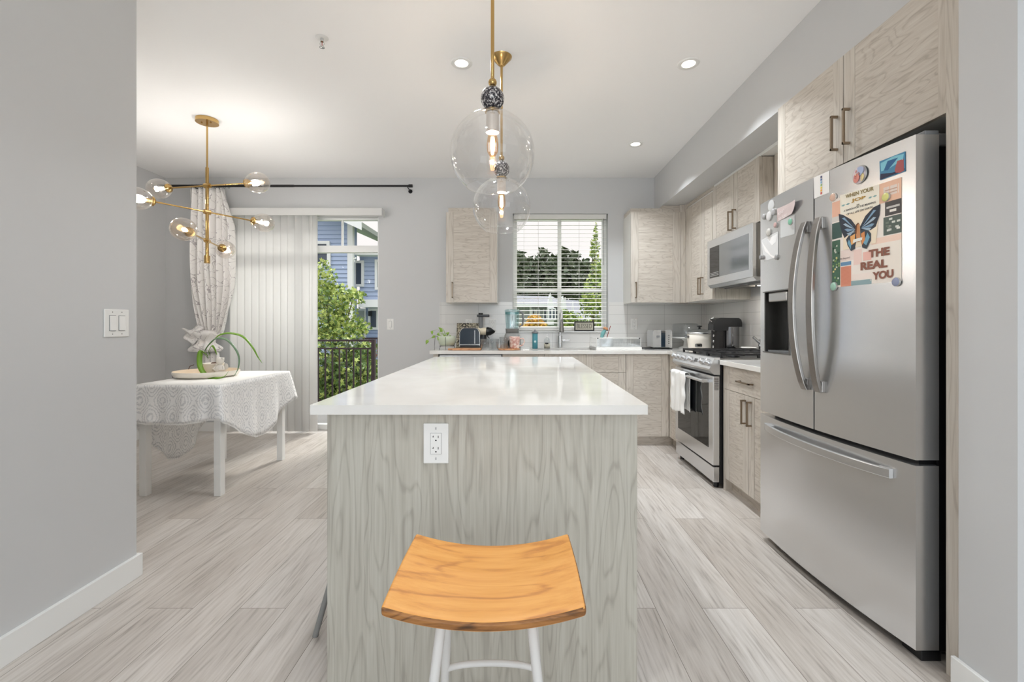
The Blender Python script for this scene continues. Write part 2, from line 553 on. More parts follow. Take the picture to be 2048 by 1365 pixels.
def struct(o, label=None):
    o['kind'] = 'structure'
    if label: o['label'] = label
    return o


def copy_tree(o, parent=None):
    c = o.copy(); COL.objects.link(c)
    if parent is not None: c.parent = parent
    ORG[c.name] = ORG[o.name]
    for ch in list(o.children):
        copy_tree(ch, c)
    return c


def text_shape(string, size_w=None, size_h=None, bold=0.0):
    """flat triangulated letters in x,y with the baseline at 0"""
    cu = bpy.data.curves.new('letters', 'FONT'); cu.body = string; cu.size = 1.0; cu.offset = bold
    o = bpy.data.objects.new('letters', cu); COL.objects.link(o)
    dg = bpy.context.evaluated_depsgraph_get()
    me = bpy.data.meshes.new_from_object(o.evaluated_get(dg))
    vs = [v.co.copy() for v in me.vertices]; fs = [tuple(p.vertices) for p in me.polygons]
    bpy.data.objects.remove(o); bpy.data.curves.remove(cu); bpy.data.meshes.remove(me)
    x0 = min(v.x for v in vs); x1 = max(v.x for v in vs); y0 = min(v.y for v in vs); y1 = max(v.y for v in vs)
    sx = (size_w / (x1 - x0)) if size_w else None
    sy = (size_h / (y1 - y0)) if size_h else None
    sx = sx or sy; sy = sy or sx
    return [((v.x - x0) * sx, (v.y - y0) * sy) for v in vs], fs
# ---------------------------------------------------------------- room shell
H = 2.76          # ceiling
DB = 4.90         # back wall
XR = 2.05         # right wall
XL = -3.83        # dining side wall
DN = -3.6         # rear wall behind the camera
SOF_X, SOF_Z = 1.492, 2.385

struct(MB().box(XL - 1.5, 4.8, DN - 0.2, DB + 0.16, -0.12, 0).build('floor', 'floor_planks', loc=(0, 0, 0)), 'greige oak plank floor')
struct(MB().box(XL - 1.5, 4.8, DN - 0.2, DB + 0.16, H, H + 0.12).build('ceiling', 'ceiling_paint'), 'flat white ceiling')

# back wall with door and window openings (inner face DB, 16 cm thick)
DX0, DX1, DZ1 = -3.10, -1.508, 2.335
WX0, WX1, WZ0, WZ1 = -0.045, 0.992, 1.09, 2.372
mb = MB()
for x0, x1, z0, z1 in ((XL - 0.16, DX0, 0, H), (DX0, DX1, DZ1, H), (DX1, WX0, 0, H), (WX0, WX1, 0, WZ0), (WX0, WX1, WZ1, H), (WX1, XR + 0.16, 0, H)):
    mb.box(x0, x1, DB, DB + 0.16, z0, z1)
struct(mb.build('wall_back', 'wall_paint', loc=(0, DB, 0)), 'light grey back wall')
struct(MB().box(XL - 0.16, XL, 2.085, DB, 0, H).build('wall_dining', 'wall_paint'), 'light grey side wall of the dining corner')
# near left partition: its end at 2.085
struct(MB().box(-1.763 - 0.13, -1.763, DN, 2.085, 0, H).build('wall_left', 'wall_paint'), 'light grey wall at the left edge')
struct(MB().box(XL - 0.16, -1.893, 1.955, 2.085, 0, H).build('wall_left_return', 'wall_paint'), 'grey return wall of the dining corner')
struct(MB().box(-1.763, -1.746, DN, 2.100, 0, 0.102).box(-1.893, -1.763, 2.085, 2.100, 0, 0.102).box(XL + 0.017, -1.893, 2.085, 2.100, 0, 0.102).build('baseboard_left', 'trim_white', bevel=0.002), 'white baseboard of the left wall')
struct(MB().box(XL, XL + 0.015, 2.10, DB, 0, 0.10).build('baseboard_dining', 'trim_white', bevel=0.002), 'white baseboard in the dining corner')
struct(MB().box(XL + 0.015, DX0 - 0.02, DB - 0.015, DB, 0, 0.10).box(DX1 + 0.03, -0.82, DB - 0.015, DB, 0, 0.10).build('baseboard_back', 'trim_white', bevel=0.002), 'white baseboard of the back wall')
struct(MB().box(XR, XR + 0.16, 1.44, DB, 0, H).build('wall_right', 'wall_paint'), 'light grey right wall of the kitchen')
struct(MB().box(1.413, XR + 0.16, 1.27, 1.44, 0, H).box(XR + 0.0, 4.6, 1.27, 1.40, 0, H).build('wall_right_return', 'wall_paint'), 'light grey wall end beside the fridge')
struct(MB().box(1.398, 1.413, 1.27, 1.452, 0, 0.10).build('baseboard_right', 'trim_white', bevel=0.002), 'white baseboard beside the fridge')
struct(MB().box(4.6, 4.75, DN, 1.4, 0, H).build('wall_living', 'wall_paint'), 'light grey living room wall')
# rear wall with three unseen windows, assumed for the fill light
mb = MB(); xs = [-5.2, -3.85, -1.65, -0.95, 1.25, 1.95, 4.15, 4.75]
mb.box(-5.2, 4.75, DN - 0.15, DN, 0, 0.35).box(-5.2, 4.75, DN - 0.15, DN, 2.55, H)
for i in (0, 2, 4, 6): mb.box(xs[i], xs[i + 1], DN - 0.15, DN, 0.35, 2.55)
struct(mb.build('wall_rear', 'wall_paint'), 'light grey wall with assumed living room windows')
# bulkhead over the right run
struct(MB().box(SOF_X, XR, 1.44, DB, SOF_Z, H).build('wall_bulkhead', 'wall_paint'), 'light grey bulkhead over the right cabinets')
# backsplash tiles
ZT = 1.392
mb = MB()
mb.box(-0.84, WX0 - 0.005, DB - 0.008, DB, 0.914, 1.405).box(WX0 - 0.005, WX1 + 0.005, DB - 0.008, DB, 0.914, 1.078).box(WX1 + 0.005, XR, DB - 0.008, DB, 0.914, 1.405)
mb.box(XR - 0.008, XR, 2.5, DB - 0.008, 0.914, 1.405)
struct(mb.build('backsplash_trim_1', 'tile', loc=(0.38, DB, 0.914 - 0.0508)), 'off-white long tile backsplash')

# kitchen window
D0 = DB + 0.055
wf = MB()
fz0, fz1 = WZ0 + 0.0, WZ1
yy0, yy1 = DB + 0.10, DB + 0.155
mb = MB()
fw = 0.045
mb.box(WX0, WX0 + fw, yy0, yy1, fz0, fz1).box(WX1 - fw, WX1, yy0, yy1, fz0, fz1).box(WX0 + fw, WX1 - fw, yy0, yy1, fz0, fz0 + fw).box(WX0 + fw, WX1 - fw, yy0, yy1, fz1 - fw, fz1)
mb.box(WX0 + fw, WX1 - fw, yy0 + 0.002, yy1 - 0.002, 1.520, 1.562)
mb.box((WX0 + WX1) / 2 - 0.020, (WX0 + WX1) / 2 + 0.020, yy0 + 0.004, yy1 - 0.004, fz0 + fw, 1.520).box((WX0 + WX1) / 2 - 0.020, (WX0 + WX1) / 2 + 0.020, yy0 + 0.004, yy1 - 0.004, 1.562, fz1 - fw)
win = struct(mb.build('window_1', 'trim_white', bevel=0.002, loc=(0.47, DB, WZ0)), 'white framed kitchen window')
MB().box(WX0 + 0.01, WX1 - 0.01, yy0 + 0.025, yy0 + 0.03, fz0 + 0.01, fz1 - 0.01).build('pane', 'window_glass', win)
struct(MB().box(WX0 - 0.012, WX1 + 0.012, DB - 0.022, DB + 0.10, WZ0 - 0.014, WZ0).build('trim_2', 'trim_white', bevel=0.003), 'white window sill')

# sliding door
mb = MB()
y0, y1 = DB + 0.06, DB + 0.13
mb.box(DX0, DX0 + 0.05, y0, y1, 0, DZ1).box(DX1 - 0.018, DX1, y0 - 0.03, y1, 0, DZ1).box(DX0, DX1, y0, y1, DZ1 - 0.02, DZ1).box(DX0, DX1, y0, y1, 0, 0.06)
mb.box(DX0, DX1, y0, y1, 1.957, 2.032)
mb.box(-1.945, -1.927, y0 + 0.02, y0 + 0.05, 2.032, DZ1)
mb.box(-2.32, -2.25, y0, y1, 0, DZ1)
dr = struct(mb.build('door_1', 'trim_white', bevel=0.002, loc=(-2.3, DB, 0)), 'white framed patio door')
MB().box(DX0 + 0.03, DX1 - 0.01, y0 + 0.033, y0 + 0.038, 0.05, 1.96).box(DX0 + 0.03, DX1 - 0.01, y0 + 0.033, y0 + 0.038, 2.03, DZ1 - 0.01).build('pane', 'window_glass', dr)
# black edge seal at the right of the glass
MB().box(DX1 - 0.024, DX1 - 0.018, y0, y0 + 0.03, 0.06, DZ1 - 0.02).build('seal', 'charcoal_metal', dr)

# recessed downlights
def downlight(x, y, label, power=10.0, spread=128):
    r = T('recessed_light', label, 'ceiling light', (x, y, H), 'recessed ceiling lights')
    MB().lathe([(0.040, -0.004), (0.062, -0.006), (0.066, -0.001), (0.066, 0.0)], (x, y, H), 32, 0, cap=False).build('trim_ring', 'white_plastic', r)
    MB().lathe([(0.0, -0.0035), (0.040, -0.0035)], (x, y, H), 32, 0, cap=False).build('lens', 'downlight_glow', r)
    area_light('downlight_beam', (x, y, H - 0.012), (0, 0, 0), 0.08, 0.08, power, (0.92, 0.965, 1.0), 'DISK', spread)
    return r
downlight(-0.338, 2.741, 'round white downlight left of the two pendant lamps')
downlight(1.047, 2.747, 'round white downlight near the bulkhead, the nearer one above the kitchen', 9.5, 112)
downlight(1.047, 3.975, 'small round white downlight in front of the window, the farther one above the kitchen', 9.5, 112)
for x, y in ((-0.338, 0.9), (1.05, 0.3), (-0.9, -1.2), (1.5, -1.4), (3.2, -1.2)):  # unseen downlights, added to fill the room with more light
    downlight(x, y, 'fill downlight added in the ceiling out of view', 4.0)

sp = T('fire_sprinkler', 'chrome pendent fire sprinkler on the ceiling above the dining side', 'sprinkler', (-1.083, 2.50, H))
c = (-1.083, 2.50, H)
MB().lathe([(0.0, -0.004), (0.030, -0.004), (0.034, -0.0005)], c, 28, cap=False).build('escutcheon', 'white_metal', sp)
mb = MB().cyl((c[0], c[1], H), (c[0], c[1], H - 0.022), 0.009, 12)
mb.tube([(c[0] - 0.008, c[1], H - 0.02), (c[0] - 0.013, c[1], H - 0.035), (c[0], c[1], H - 0.052)], 0.002, 6)
mb.tube([(c[0] + 0.008, c[1], H - 0.02), (c[0] + 0.013, c[1], H - 0.035), (c[0], c[1], H - 0.052)], 0.002, 6)
mb.lathe([(0.0, -0.055), (0.014, -0.055), (0.014, -0.052), (0.0, -0.052)], c, 16)
mb.build('head', 'chrome', sp)
MB().cyl((c[0], c[1], H - 0.022), (c[0], c[1], H - 0.05), 0.002, 8).build('bulb', mat('red_glass', 'A03030', 0.2) and 'red_glass', sp)

# ---------------------------------------------------------------- blinds
# venetian blind in the window recess
bx0, bx1 = WX0 + 0.012, WX1 - 0.012
by = DB + 0.052
vb = T('venetian_blind', 'white horizontal slat blind hung inside the kitchen window', 'blind', (0.47, by, WZ0))
MB().box(bx0, bx1, by - 0.028, by + 0.028, WZ1 - 0.055, WZ1 - 0.002).build('headrail', 'blind_slat', vb, bevel=0.002)
MB().box(bx0, bx1, by - 0.024, by + 0.024, WZ0 + 0.004, WZ0 + 0.02).build('bottom_rail', 'blind_slat', vb, bevel=0.002)
nsl = 27
z0 = WZ0 + 0.045; z1 = WZ1 - 0.075
for i in range(nsl):
    z = z0 + (z1 - z0) * i / (nsl - 1)
    MB().prism([(by - 0.024, z - 0.0050), (by + 0.024, z + 0.0022), (by + 0.024, z + 0.0047), (by, z + 0.0025), (by - 0.024, z - 0.0025)], 'X', bx0, bx1).build('slat', 'blind_slat', vb)
mb = MB()
for x in (bx0 + 0.11, (bx0 + bx1) / 2 - 0.24, (bx0 + bx1) / 2 + 0.24 - 0.03, bx1 - 0.11):
    for dy in (-0.024, 0.024): mb.cyl((x, by + dy, WZ0 + 0.02), (x, by + dy, WZ1 - 0.05), 0.0009, 5)
mb.build('ladder_cords', 'white_plastic', vb)
x = bx1 - 0.035
MB().cyl((x, by - 0.032, WZ1 - 0.05), (x + 0.004, by - 0.034, WZ1 - 0.56), 0.0022, 6).build('tilt_wand', 'steel_dark', vb)

# vertical blind and its valance in front of the sliding door
vy = DB - 0.085
vv = T('vertical_blind', 'white vertical vane blind drawn to the left of the patio door', 'blind', (-2.3, vy, 0))
vz1 = 2.325
MB().box(-3.06, -1.435, vy - 0.03, vy - 0.018, vz1, 2.405).box(-1.447, -1.435, vy - 0.03, DB - 0.002, vz1, 2.405).box(-3.06, -3.048, vy - 0.03, DB - 0.002, vz1, 2.405).build('valance', 'blind_vane', vv, bevel=0.006)
MB().box(-3.04, -1.455, vy, vy + 0.03, 2.335, 2.375).build('headrail', 'white_metal', vv)
vxs = [-3.03 + 0.0768 * i_ for i_ in range(12)]
for i, x in enumerate(vxs):
    w = 0.089
    a = R([18, 25, 14, 22, 12, 20, 26, 12, 24, 16, 20, 8][i])
    cx, cy = x, vy + 0.012
    def vf(u, v, x=cx, y=cy, a=a):
        q = (u - 0.5) * w; bow = 0.007 * (1 - (2 * u - 1) ** 2)
        return (x + q * math.cos(a) - bow * math.sin(a) * 0, y + q * math.sin(a) - bow, 0.02 + v * 2.315)
    MB().grid(vf, 6, 1).build('vane', 'blind_vane', vv, solid=0.0012)
MB().cyl((-2.19, vy - 0.01, 2.33), (-2.19, vy - 0.01, 1.05), 0.0025, 6).build('wand', 'white_plastic', vv)

# curtain rod and tied curtain
rz, ry = 2.623, DB - 0.16
cr = T('curtain_rod', 'long black curtain rod above the patio door', 'curtain rod', (-2.4, ry, rz))
MB().cyl((-3.74, ry, rz), (-1.125, ry, rz), 0.011, 14).build('pole', 'black_iron', cr)
MB().cyl((-3.74, ry, rz), (-2.35, ry, rz), 0.0135, 14).build('outer_pole', 'black_iron', cr)
for x in (-3.76, -1.12):
    MB().cyl((x - 0.02, ry, rz), (x + 0.02, ry, rz), 0.017, 14).build('finial', 'black_iron', cr, bevel=0.003)
for x in (-3.42, -1.16):
    MB().tube([(x, ry, rz), (x, ry + 0.05, rz - 0.005), (x, DB - 0.004, rz - 0.01)], 0.006, 8).cyl((x, DB - 0.006, rz - 0.012), (x, DB, rz - 0.012), 0.022, 14).build('bracket', 'black_iron', cr)
cu = T('curtain', 'sheer white curtain with grey branch print, tied in a knot', 'curtain', (-3.27, ry, 0.5))
def cur(u, v):
    z = rz - 0.03 - v * 1.53
    # width profile
    cx = -3.228 + 0.02 * v
    wd = 0.215 + 0.02 * math.sin(v * 3.1) if v < 0.62 else 0.235 - 0.13 * ((v - 0.62) / 0.38) ** 1.5
    x = cx + (u * 2 - 1) * wd
    if v < 0.25 and u > 0.8: x -= (0.25 - v) * 0.35 * (u - 0.8) / 0.2
    y = ry + 0.0 + 0.032 * math.sin(u * 2 * math.pi * 7 + 1.3 * math.sin(v * 4)) + 0.010 * math.sin(u * 31 + v * 5)
    return (x, y, z)
MB().grid(cur, 110, 36, uvfn=lambda u, v: (u * 1.1, v * 1.6)).build('panel', 'branch_print', cu, solid=0.0015)
def knot(u, v):
    a = u * 2 * math.pi; z = 1.10 - v * 0.22
    r = 0.10 + 0.025 * math.sin(v * 9) + 0.014 * math.sin(a * 5 + v * 8) + 0.01 * math.sin(a * 9)
    if v < 0.02: r = 0.06
    return (-3.25 + math.cos(a) * r * 1.25 - 0.03, ry - 0.01 + math.sin(a) * r * 0.62, z)
MB().grid(knot, 60, 16, uvfn=lambda u, v: (u * .8, v * 0.3)).build('knot', 'branch_print', cu)
def flap(u, v):
    return (-3.29 - 0.19 * u * (1 - 0.25 * v) + 0.02 * math.sin(v * 8), ry - 0.06 + 0.02 * math.sin(v * 9 + u * 4), 1.155 - v * 0.15 - 0.05 * u + 0.02 * math.sin(u * 8))
MB().grid(flap, 14, 12, uvfn=lambda u, v: (u * .4, v * .4)).build('folded_end', 'branch_print', cu, solid=0.002)
def tail(u, v):
    wd = 0.11 + 0.04 * v
    return (-3.25 + (2 * u - 1) * wd, ry + 0.022 * math.sin(u * 25 + v * 2), 0.90 - v * 0.55)
MB().grid(tail, 60, 8, uvfn=lambda u, v: (u * .6, v * .6)).build('tail', 'branch_print', cu, solid=0.0015)
for i in range(9):
    x = -3.42 + i * 0.048
    MB().tube([(x, ry + 0.019 * math.cos(a), rz - 0.006 + 0.019 * math.sin(a)) for a in [k * math.pi / 6 for k in range(12)]], 0.0018, 5, closed=True).build('ring', 'black_iron', cu)

# ---------------------------------------------------------------- switches and outlets
def wall_plate(name, label, cat, c, face, w, h, kind):
    """face: direction the plate looks ('-Y', '+X')"""
    r = T(name, label, cat, c)
    def P(a, z0, z1, a1, p0, p1, mb, m=0):
        if face == '-Y': mb.box(c[0] + a, c[0] + a1, c[1] - p1, c[1] - p0, c[2] + z0, c[2] + z1, m)
        else: mb.box(c[0] + p0, c[0] + p1, c[1] + a, c[1] + a1, c[2] + z0, c[2] + z1, m)
    mb = MB(); P(-w / 2, -h / 2, h / 2, w / 2, 0, 0.006, mb)
    mb.build('plate', 'white_plastic', r, bevel=0.003)
    if kind[0] == 'rocker':
        n = kind[1]
        for i in range(n):
            a = (i - (n - 1) / 2) * 0.046
            mb = MB(); P(a - 0.0165, -0.0335, 0.0335, a + 0.0165, 0.006, 0.0068, mb); mb.build('gap', 'grey_panel', r)
            if face == '-Y':
                pts = [(c[0] + a - 0.015, c[1] - 0.007), (0, 0)]
                mb = MB().add([(c[0] + a + sx * 0.015, c[1] - d, c[2] + z) for z, d in ((0.032, 0.007), (-0.032, 0.007), (-0.032, 0.012), (0.032, 0.008)) for sx in (-1, 1)],
                              [(0, 1, 3, 2), (2, 3, 5, 4), (4, 5, 7, 6), (6, 7, 1, 0), (0, 2, 4, 6), (1, 7, 5, 3)])
            else:
                mb = MB().add([(c[0] + d, c[1] + a + sx * 0.015, c[2] + z) for z, d in ((0.032, 0.007), (-0.032, 0.007), (-0.032, 0.012), (0.032, 0.008)) for sx in (-1, 1)],
                              [(0, 2, 3, 1), (2, 4, 5, 3), (4, 6, 7, 5), (6, 0, 1, 7), (0, 6, 4, 2), (1, 3, 5, 7)])
            mb.build('rocker', 'white_plastic', r)
            for z in (-0.048, 0.048):
                mb = MB(); P(a - 0.002, z - 0.002, z + 0.002, a + 0.002, 0.006, 0.0066, mb); mb.build('screw', 'steel_dark', r)
    else:
        mb = MB(); P(-0.0175, -0.034, 0.034, 0.0175, 0.006, 0.0065, mb); mb.build('socket_gap', 'grey_panel', r)
        mb = MB(); P(-0.0165, -0.033, 0.033, 0.0165, 0.0062, 0.008, mb); mb.build('receptacle', 'white_plastic', r)
        mb = MB()
        for z in (0.018, -0.018):
            P(-0.009, z - 0.001 + 0.003, z + 0.0075, -0.0072, 0.008, 0.0083, mb); P(-0.0115, z + 0.0028, z + 0.0046, -0.0072, 0.008, 0.0083, mb)
            P(0.0065, z + 0.000, z + 0.0075, 0.0085, 0.008, 0.0083, mb); P(-0.0022, z - 0.0095, z - 0.0055, 0.0026, 0.008, 0.0083, mb)
        mb.build('slots', 'dark_slot', r)
        for z in (-0.048, 0.048):
            mb = MB(); P(-0.0012, z - 0.004, z + 0.004, 0.0012, 0.006, 0.0066, mb); mb.build('screw', 'grey_panel', r)
    return r
wall_plate('light_switch', 'white double rocker light switch on the near left wall', 'light switch', (-1.763, 1.978, 1.173), '+X', 0.122, 0.121, ('rocker', 2))
wall_plate('light_switch', 'single white light switch between patio door and left wall cabinet', 'light switch', (at(781, 649, DB)[0], DB, at(781, 649, DB)[2]), '-Y', 0.074, 0.118, ('rocker', 1))
wall_plate('power_outlet', 'white outlet on the tiles beside the right end of the window', 'outlet', (at(1267.5, 648.5, DB)[0], DB - 0.008, at(0, 648.5, DB)[2]), '-Y', 0.072, 0.118, ('outlet',))
wall_plate('power_outlet', 'white outlet on the tiles behind the juicer', 'outlet', (at(985, 652, DB)[0], DB - 0.008, at(0, 650, DB)[2]), '-Y', 0.072, 0.118, ('outlet',))
wall_plate('power_outlet', 'white outlet on the tiles above the dark toaster', 'outlet', (at(938, 650, DB)[0], DB - 0.008, at(0, 650, DB)[2]), '-Y', 0.072, 0.118, ('outlet',))

# ---------------------------------------------------------------- cabinet fronts
FY, FX = 'Y', 'X'
def front(root, face, a0, a1, p, z0, z1, name='door', stile=0.07, th=0.019, hz=None, handle=None, rails=False):
    """slab front with upright-grained stiles and level-grained centre; face plane at p, thickness away from the room"""
    g = 0.0015
    a0 += g; a1 -= g; z0 += g; z1 -= g
    mb = MB()
    mb.obox(face, a0, a0 + stile, p, p + th, z0, z1, 0)
    mb.obox(face, a1 - stile, a1, p, p + th, z0, z1, 0)
    mb.obox(face, a0 + stile + 0.001, a1 - stile - 0.001, p + 0.0012, p + th, z0, z1, 1)
    o = mb.build(name, ['cabinet_upright', 'cabinet_level'], root)
    if handle:
        kind, ha, hz0, hz1 = handle
        hp = p - 0.032
        mb = MB()
        if kind == 'v':
            mb.obox(face, ha - 0.005, ha + 0.005, hp, hp + 0.009, hz0, hz1)
            for z in (hz0, hz1 - 0.010): mb.obox(face, ha - 0.0055, ha + 0.0055, hp, p, z, z + 0.010)
        else:
            mb.obox(face, hz0, hz1, hp, hp + 0.009, ha - 0.005, ha + 0.005)
            for a in (hz0, hz1 - 0.012): mb.obox(face, a, a + 0.012, hp, p, ha - 0.005, ha + 0.005)
        mb.build('handle', 'handle_bronze', o, bevel=0.0008)
    return o
def carcass(root, face, a0, a1, p0, p1, z0, z1, m='cabinet_upright', name='body'):
    return MB().obox(face, a0 + 0.0008, a1 - 0.0008, p0, p1, z0, z1).build(name, m, root)

# --- back run base units (front plane 4.305)
PB = 4.300
CT = 0.882
def base(label, a0, a1, fronts, ct=0.70, face=FY, p=PB, pb=DB - 0.01, toe=0.09, name='base_cabinet', cat='cabinet', th=0.02, toe_in=0.055):
    loc = ((a0 + a1) / 2, p, 0) if face == FY else (p, (a0 + a1) / 2, 0)
    r = T(name, label, cat, loc)
    carcass(r, face, a0, a1, p + th, pb, toe, ct)
    MB().obox(face, a0 + 0.0008, a1 - 0.0008, p + toe_in, p + toe_in + 0.02, 0, toe).build('toe_kick', 'cabinet_level', r)
    for f in fronts: front(r, face, *f[0], **f[1])
    return r
r = T('end_panel', 'narrow wood filler panel at the left end of the back counter', 'panel', (-0.79, PB, 0))
MB().box(-0.80, -0.752, PB, DB - 0.01, 0.0, CT).build('panel', 'cabinet_upright', r)
dw = T('dishwasher', 'stainless dishwasher with black control strip under the back counter', 'dishwasher', (-0.45, PB, 0))
MB().box(-0.742, -0.148, PB + 0.02, DB - 0.02, 0.0, CT - 0.008).build('tub', 'steel_dark', dw)
dd = MB().box(-0.742, -0.148, PB - 0.005, PB + 0.018, 0.10, CT - 0.012).build('door', 'steel_level', dw, bevel=0.003)
MB().box(-0.715, -0.165, PB - 0.0065, PB - 0.004, CT - 0.045, CT - 0.034).build('control_strip', 'black_gloss', dd)
base('sink base cabinet with false front behind the island', -0.142, 0.66, [((-0.142, 0.26, PB, 0.09, CT - 0.003), {}), ((0.26, 0.66, PB, 0.09, CT - 0.003), {})])
ds = T('drawer_cabinet', 'wood drawer unit beside the sink, seen over the island edge', 'cabinet', (0.84, PB, 0))
carcass(ds, FY, 0.66, 1.040, PB + 0.02, DB - 0.01, 0.09, 0.70)
MB().box(0.6608, 1.0392, PB + 0.055, PB + 0.075, 0, 0.09).build('toe_kick', 'cabinet_level', ds)
front(ds, FY, 0.66, 1.040, PB, 0.705, CT - 0.003, 'drawer')
front(ds, FY, 0.66, 1.040, PB, 0.40, 0.705, 'drawer')
front(ds, FY, 0.66, 1.040, PB, 0.09, 0.40, 'drawer')
XD = 1.455       # front plane of the right run
cc = T('corner_cabinet', 'tall-door wood base cabinet in the far right corner', 'cabinet', (1.24, PB, 0))
carcass(cc, FY, 1.041, 1.455, PB + 0.02, DB - 0.01, 0.09, CT)
MB().box(1.042, XD + 0.06, PB + 0.055, PB + 0.075, 0, 0.09).build('toe_kick', 'cabinet_level', cc)
front(cc, FY, 1.041, 1.452, PB, 0.09, CT - 0.003, 'door')
# right run: filler between range and corner, then the two-door unit
RN, RF = 3.185, 3.942
cf = T('filler_cabinet', 'narrow wood cabinet front between the range and the corner', 'cabinet', (XD, 4.1, 0))
carcass(cf, FX, RF + 0.01, PB + 0.02, XD + 0.02, XR - 0.01, 0.09, CT)
MB().box(XD + 0.055, XD + 0.075, RF + 0.01, PB + 0.055, 0, 0.09).build('toe_kick', 'cabinet_level', cf)
front(cf, FX, RF + 0.008, PB - 0.001, XD, 0.09, CT - 0.003, 'door', stile=0.05)
b2 = T('base_cabinet', 'two-door base cabinet with a drawer between range and fridge', 'cabinet', (XD, 2.83, 0))
MB().box(XD + 0.002, XR - 0.01, 3.157, 3.176, 0.0, CT).build('side_panel', 'cabinet_upright', b2)
carcass(b2, FX, 2.540, 3.156, XD + 0.02, XR - 0.01, 0.09, CT)
MB().box(XD + 0.055, XD + 0.075, 2.540, 3.156, 0, 0.09).build('toe_kick', 'cabinet_level', b2)
front(b2, FX, 2.540, 3.156, XD, 0.715, CT - 0.003, 'drawer', handle=('h', 0.795, 2.77, 2.935))
front(b2, FX, 2.83, 3.156, XD, 0.09, 0.715, 'door', handle=('v', 2.865, 0.53, 0.685))
front(b2, FX, 2.540, 2.83, XD, 0.09, 0.715, 'door', handle=('v', 2.795, 0.53, 0.685))

# --- worktops
CTZ = 0.914
CE = 4.278       # front edge of the back run
sx0, sx1, sy0, sy1 = 0.13, 0.78, 4.40, 4.80
mb = MB()
mb.box(-0.831, sx0, CE, DB - 0.009, CT, CTZ).box(sx0, sx1, CE, sy0, CT, CTZ).box(sx0, sx1, sy1, DB - 0.009, CT, CTZ).box(sx1, 1.43, CE, DB - 0.009, CT, CTZ)
mb.box(1.43, XR - 0.009, RF + 0.004, DB - 0.009, CT, CTZ)
tag(mb.build('countertop', 'quartz', loc=(0.6, CE, CT)), 'white quartz L-shaped countertop under the window and into the corner', 'countertop')
tag(MB().box(1.43, XR - 0.009, 2.54, 3.180, CT, CTZ).build('countertop', 'quartz', bevel=0.002), 'short white quartz countertop between range and fridge', 'countertop')
sk = T('sink', 'undermount stainless sink basin below the faucet', 'sink', ((sx0 + sx1) / 2, sy0, 0.70))
mb = MB()
mb.box(sx0 - 0.01, sx0, sy0, sy1, 0.72, CT - 0.001).box(sx1, sx1 + 0.01, sy0, sy1, 0.72, CT - 0.001).box(sx0, sx1, sy0 - 0.01, sy0, 0.72, CT - 0.001).box(sx0, sx1, sy1, sy1 + 0.01, 0.72, CT - 0.001).box(sx0, sx1, sy0, sy1, 0.71, 0.72)
mb.build('basin', 'steel', sk)
MB().lathe([(0.0, 0.003), (0.035, 0.003), (0.045, 0.001)], ((sx0 + sx1) / 2, 4.62, 0.72), 20, cap=False).build('drain', 'steel_dark', sk)

# --- upper cabinets
UY = 4.57
UZ0, UZ1 = 1.383, 2.305
def upper_back(label, x0, x1, hx, side):
    r = T('wall_cabinet', label, 'cabinet', ((x0 + x1) / 2, DB, UZ0))
    MB().box(x0 + 0.001, x1 - 0.001, UY + 0.02, DB - 0.001, UZ0, UZ1).build('body', 'cabinet_underside', r)
    front(r, FY, x0, x1, UY, UZ0 + 0.003, UZ1, 'door', stile=0.075, handle=('v', hx, UZ0 + 0.05, UZ0 + 0.21))
    return r
r = upper_back('single wood wall cabinet hung left of the kitchen window', -0.722, -0.203, -0.655, 1)
MB().box(-0.705, -0.215, UY + 0.05, DB - 0.001, UZ1, UZ1 + 0.055).build('crown', 'cabinet_level', r)
r = upper_back('single wood wall cabinet hung right of the kitchen window', 1.157, 1.66, 1.205, -1)
MB().box(1.166, SOF_X - 0.002, UY + 0.05, DB - 0.001, UZ1, UZ1 + 0.05).build('crown', 'cabinet_level', r)
MB().box(SOF_X, 1.715, UY + 0.05, DB - 0.001, UZ1, SOF_Z - 0.001).build('filler', 'cabinet_level', r)
MB().box(1.661, 1.712, UY + 0.0, UY + 0.02, UZ0 + 0.003, UZ1).build('corner_filler', 'cabinet_upright', r)
XU = 1.715
MZ_ = 1.892
r = T('wall_cabinet', 'narrow two-door wood wall cabinet in the corner left of the microwave', 'cabinet', (XU, 4.2, UZ0))
MB().box(XU + 0.02, XR - 0.001, RF + 0.006, UY - 0.002, UZ0, SOF_Z - 0.03).build('body', 'cabinet_underside', r)
MB().box(XU + 0.02, XR - 0.001, RF + 0.002, RF + 0.0055, UZ0, MZ_ - 0.39).build('side_panel', 'island_upright', r)
MB().box(1.662, XR - 0.001, UY + 0.021, DB - 0.001, UZ0, SOF_Z - 0.001).box(1.714, 1.734, UY - 0.0015, UY + 0.021, UZ0, SOF_Z - 0.001).build('corner_box', 'cabinet_upright', r)
front(r, FX, 4.175, 4.475, XU, UZ0 + 0.003, 2.33, 'door', stile=0.05, handle=('v', 4.20, 1.44, 1.60))
front(r, FX, RF + 0.004, 4.172, XU, UZ0 + 0.003, 2.33, 'door', stile=0.05, handle=('v', 4.145, 1.44, 1.60))
MB().box(XU + 0.001, XU + 0.019, 4.477, UY - 0.002, UZ0 + 0.003, 2.33).build('corner_filler', 'cabinet_upright', r)
MB().box(XU + 0.012, XR - 0.001, RF + 0.002, UY - 0.002, 2.355, SOF_Z - 0.001).build('filler', 'cabinet_level', r)
MZ = 1.892
r = T('wall_cabinet', 'two-door wood wall cabinet directly above the microwave', 'cabinet', (XU, 3.56, MZ))
MB().box(XU + 0.02, XR - 0.001, RN - 0.002, RF, MZ, 2.355).build('body', 'cabinet_upright', r)
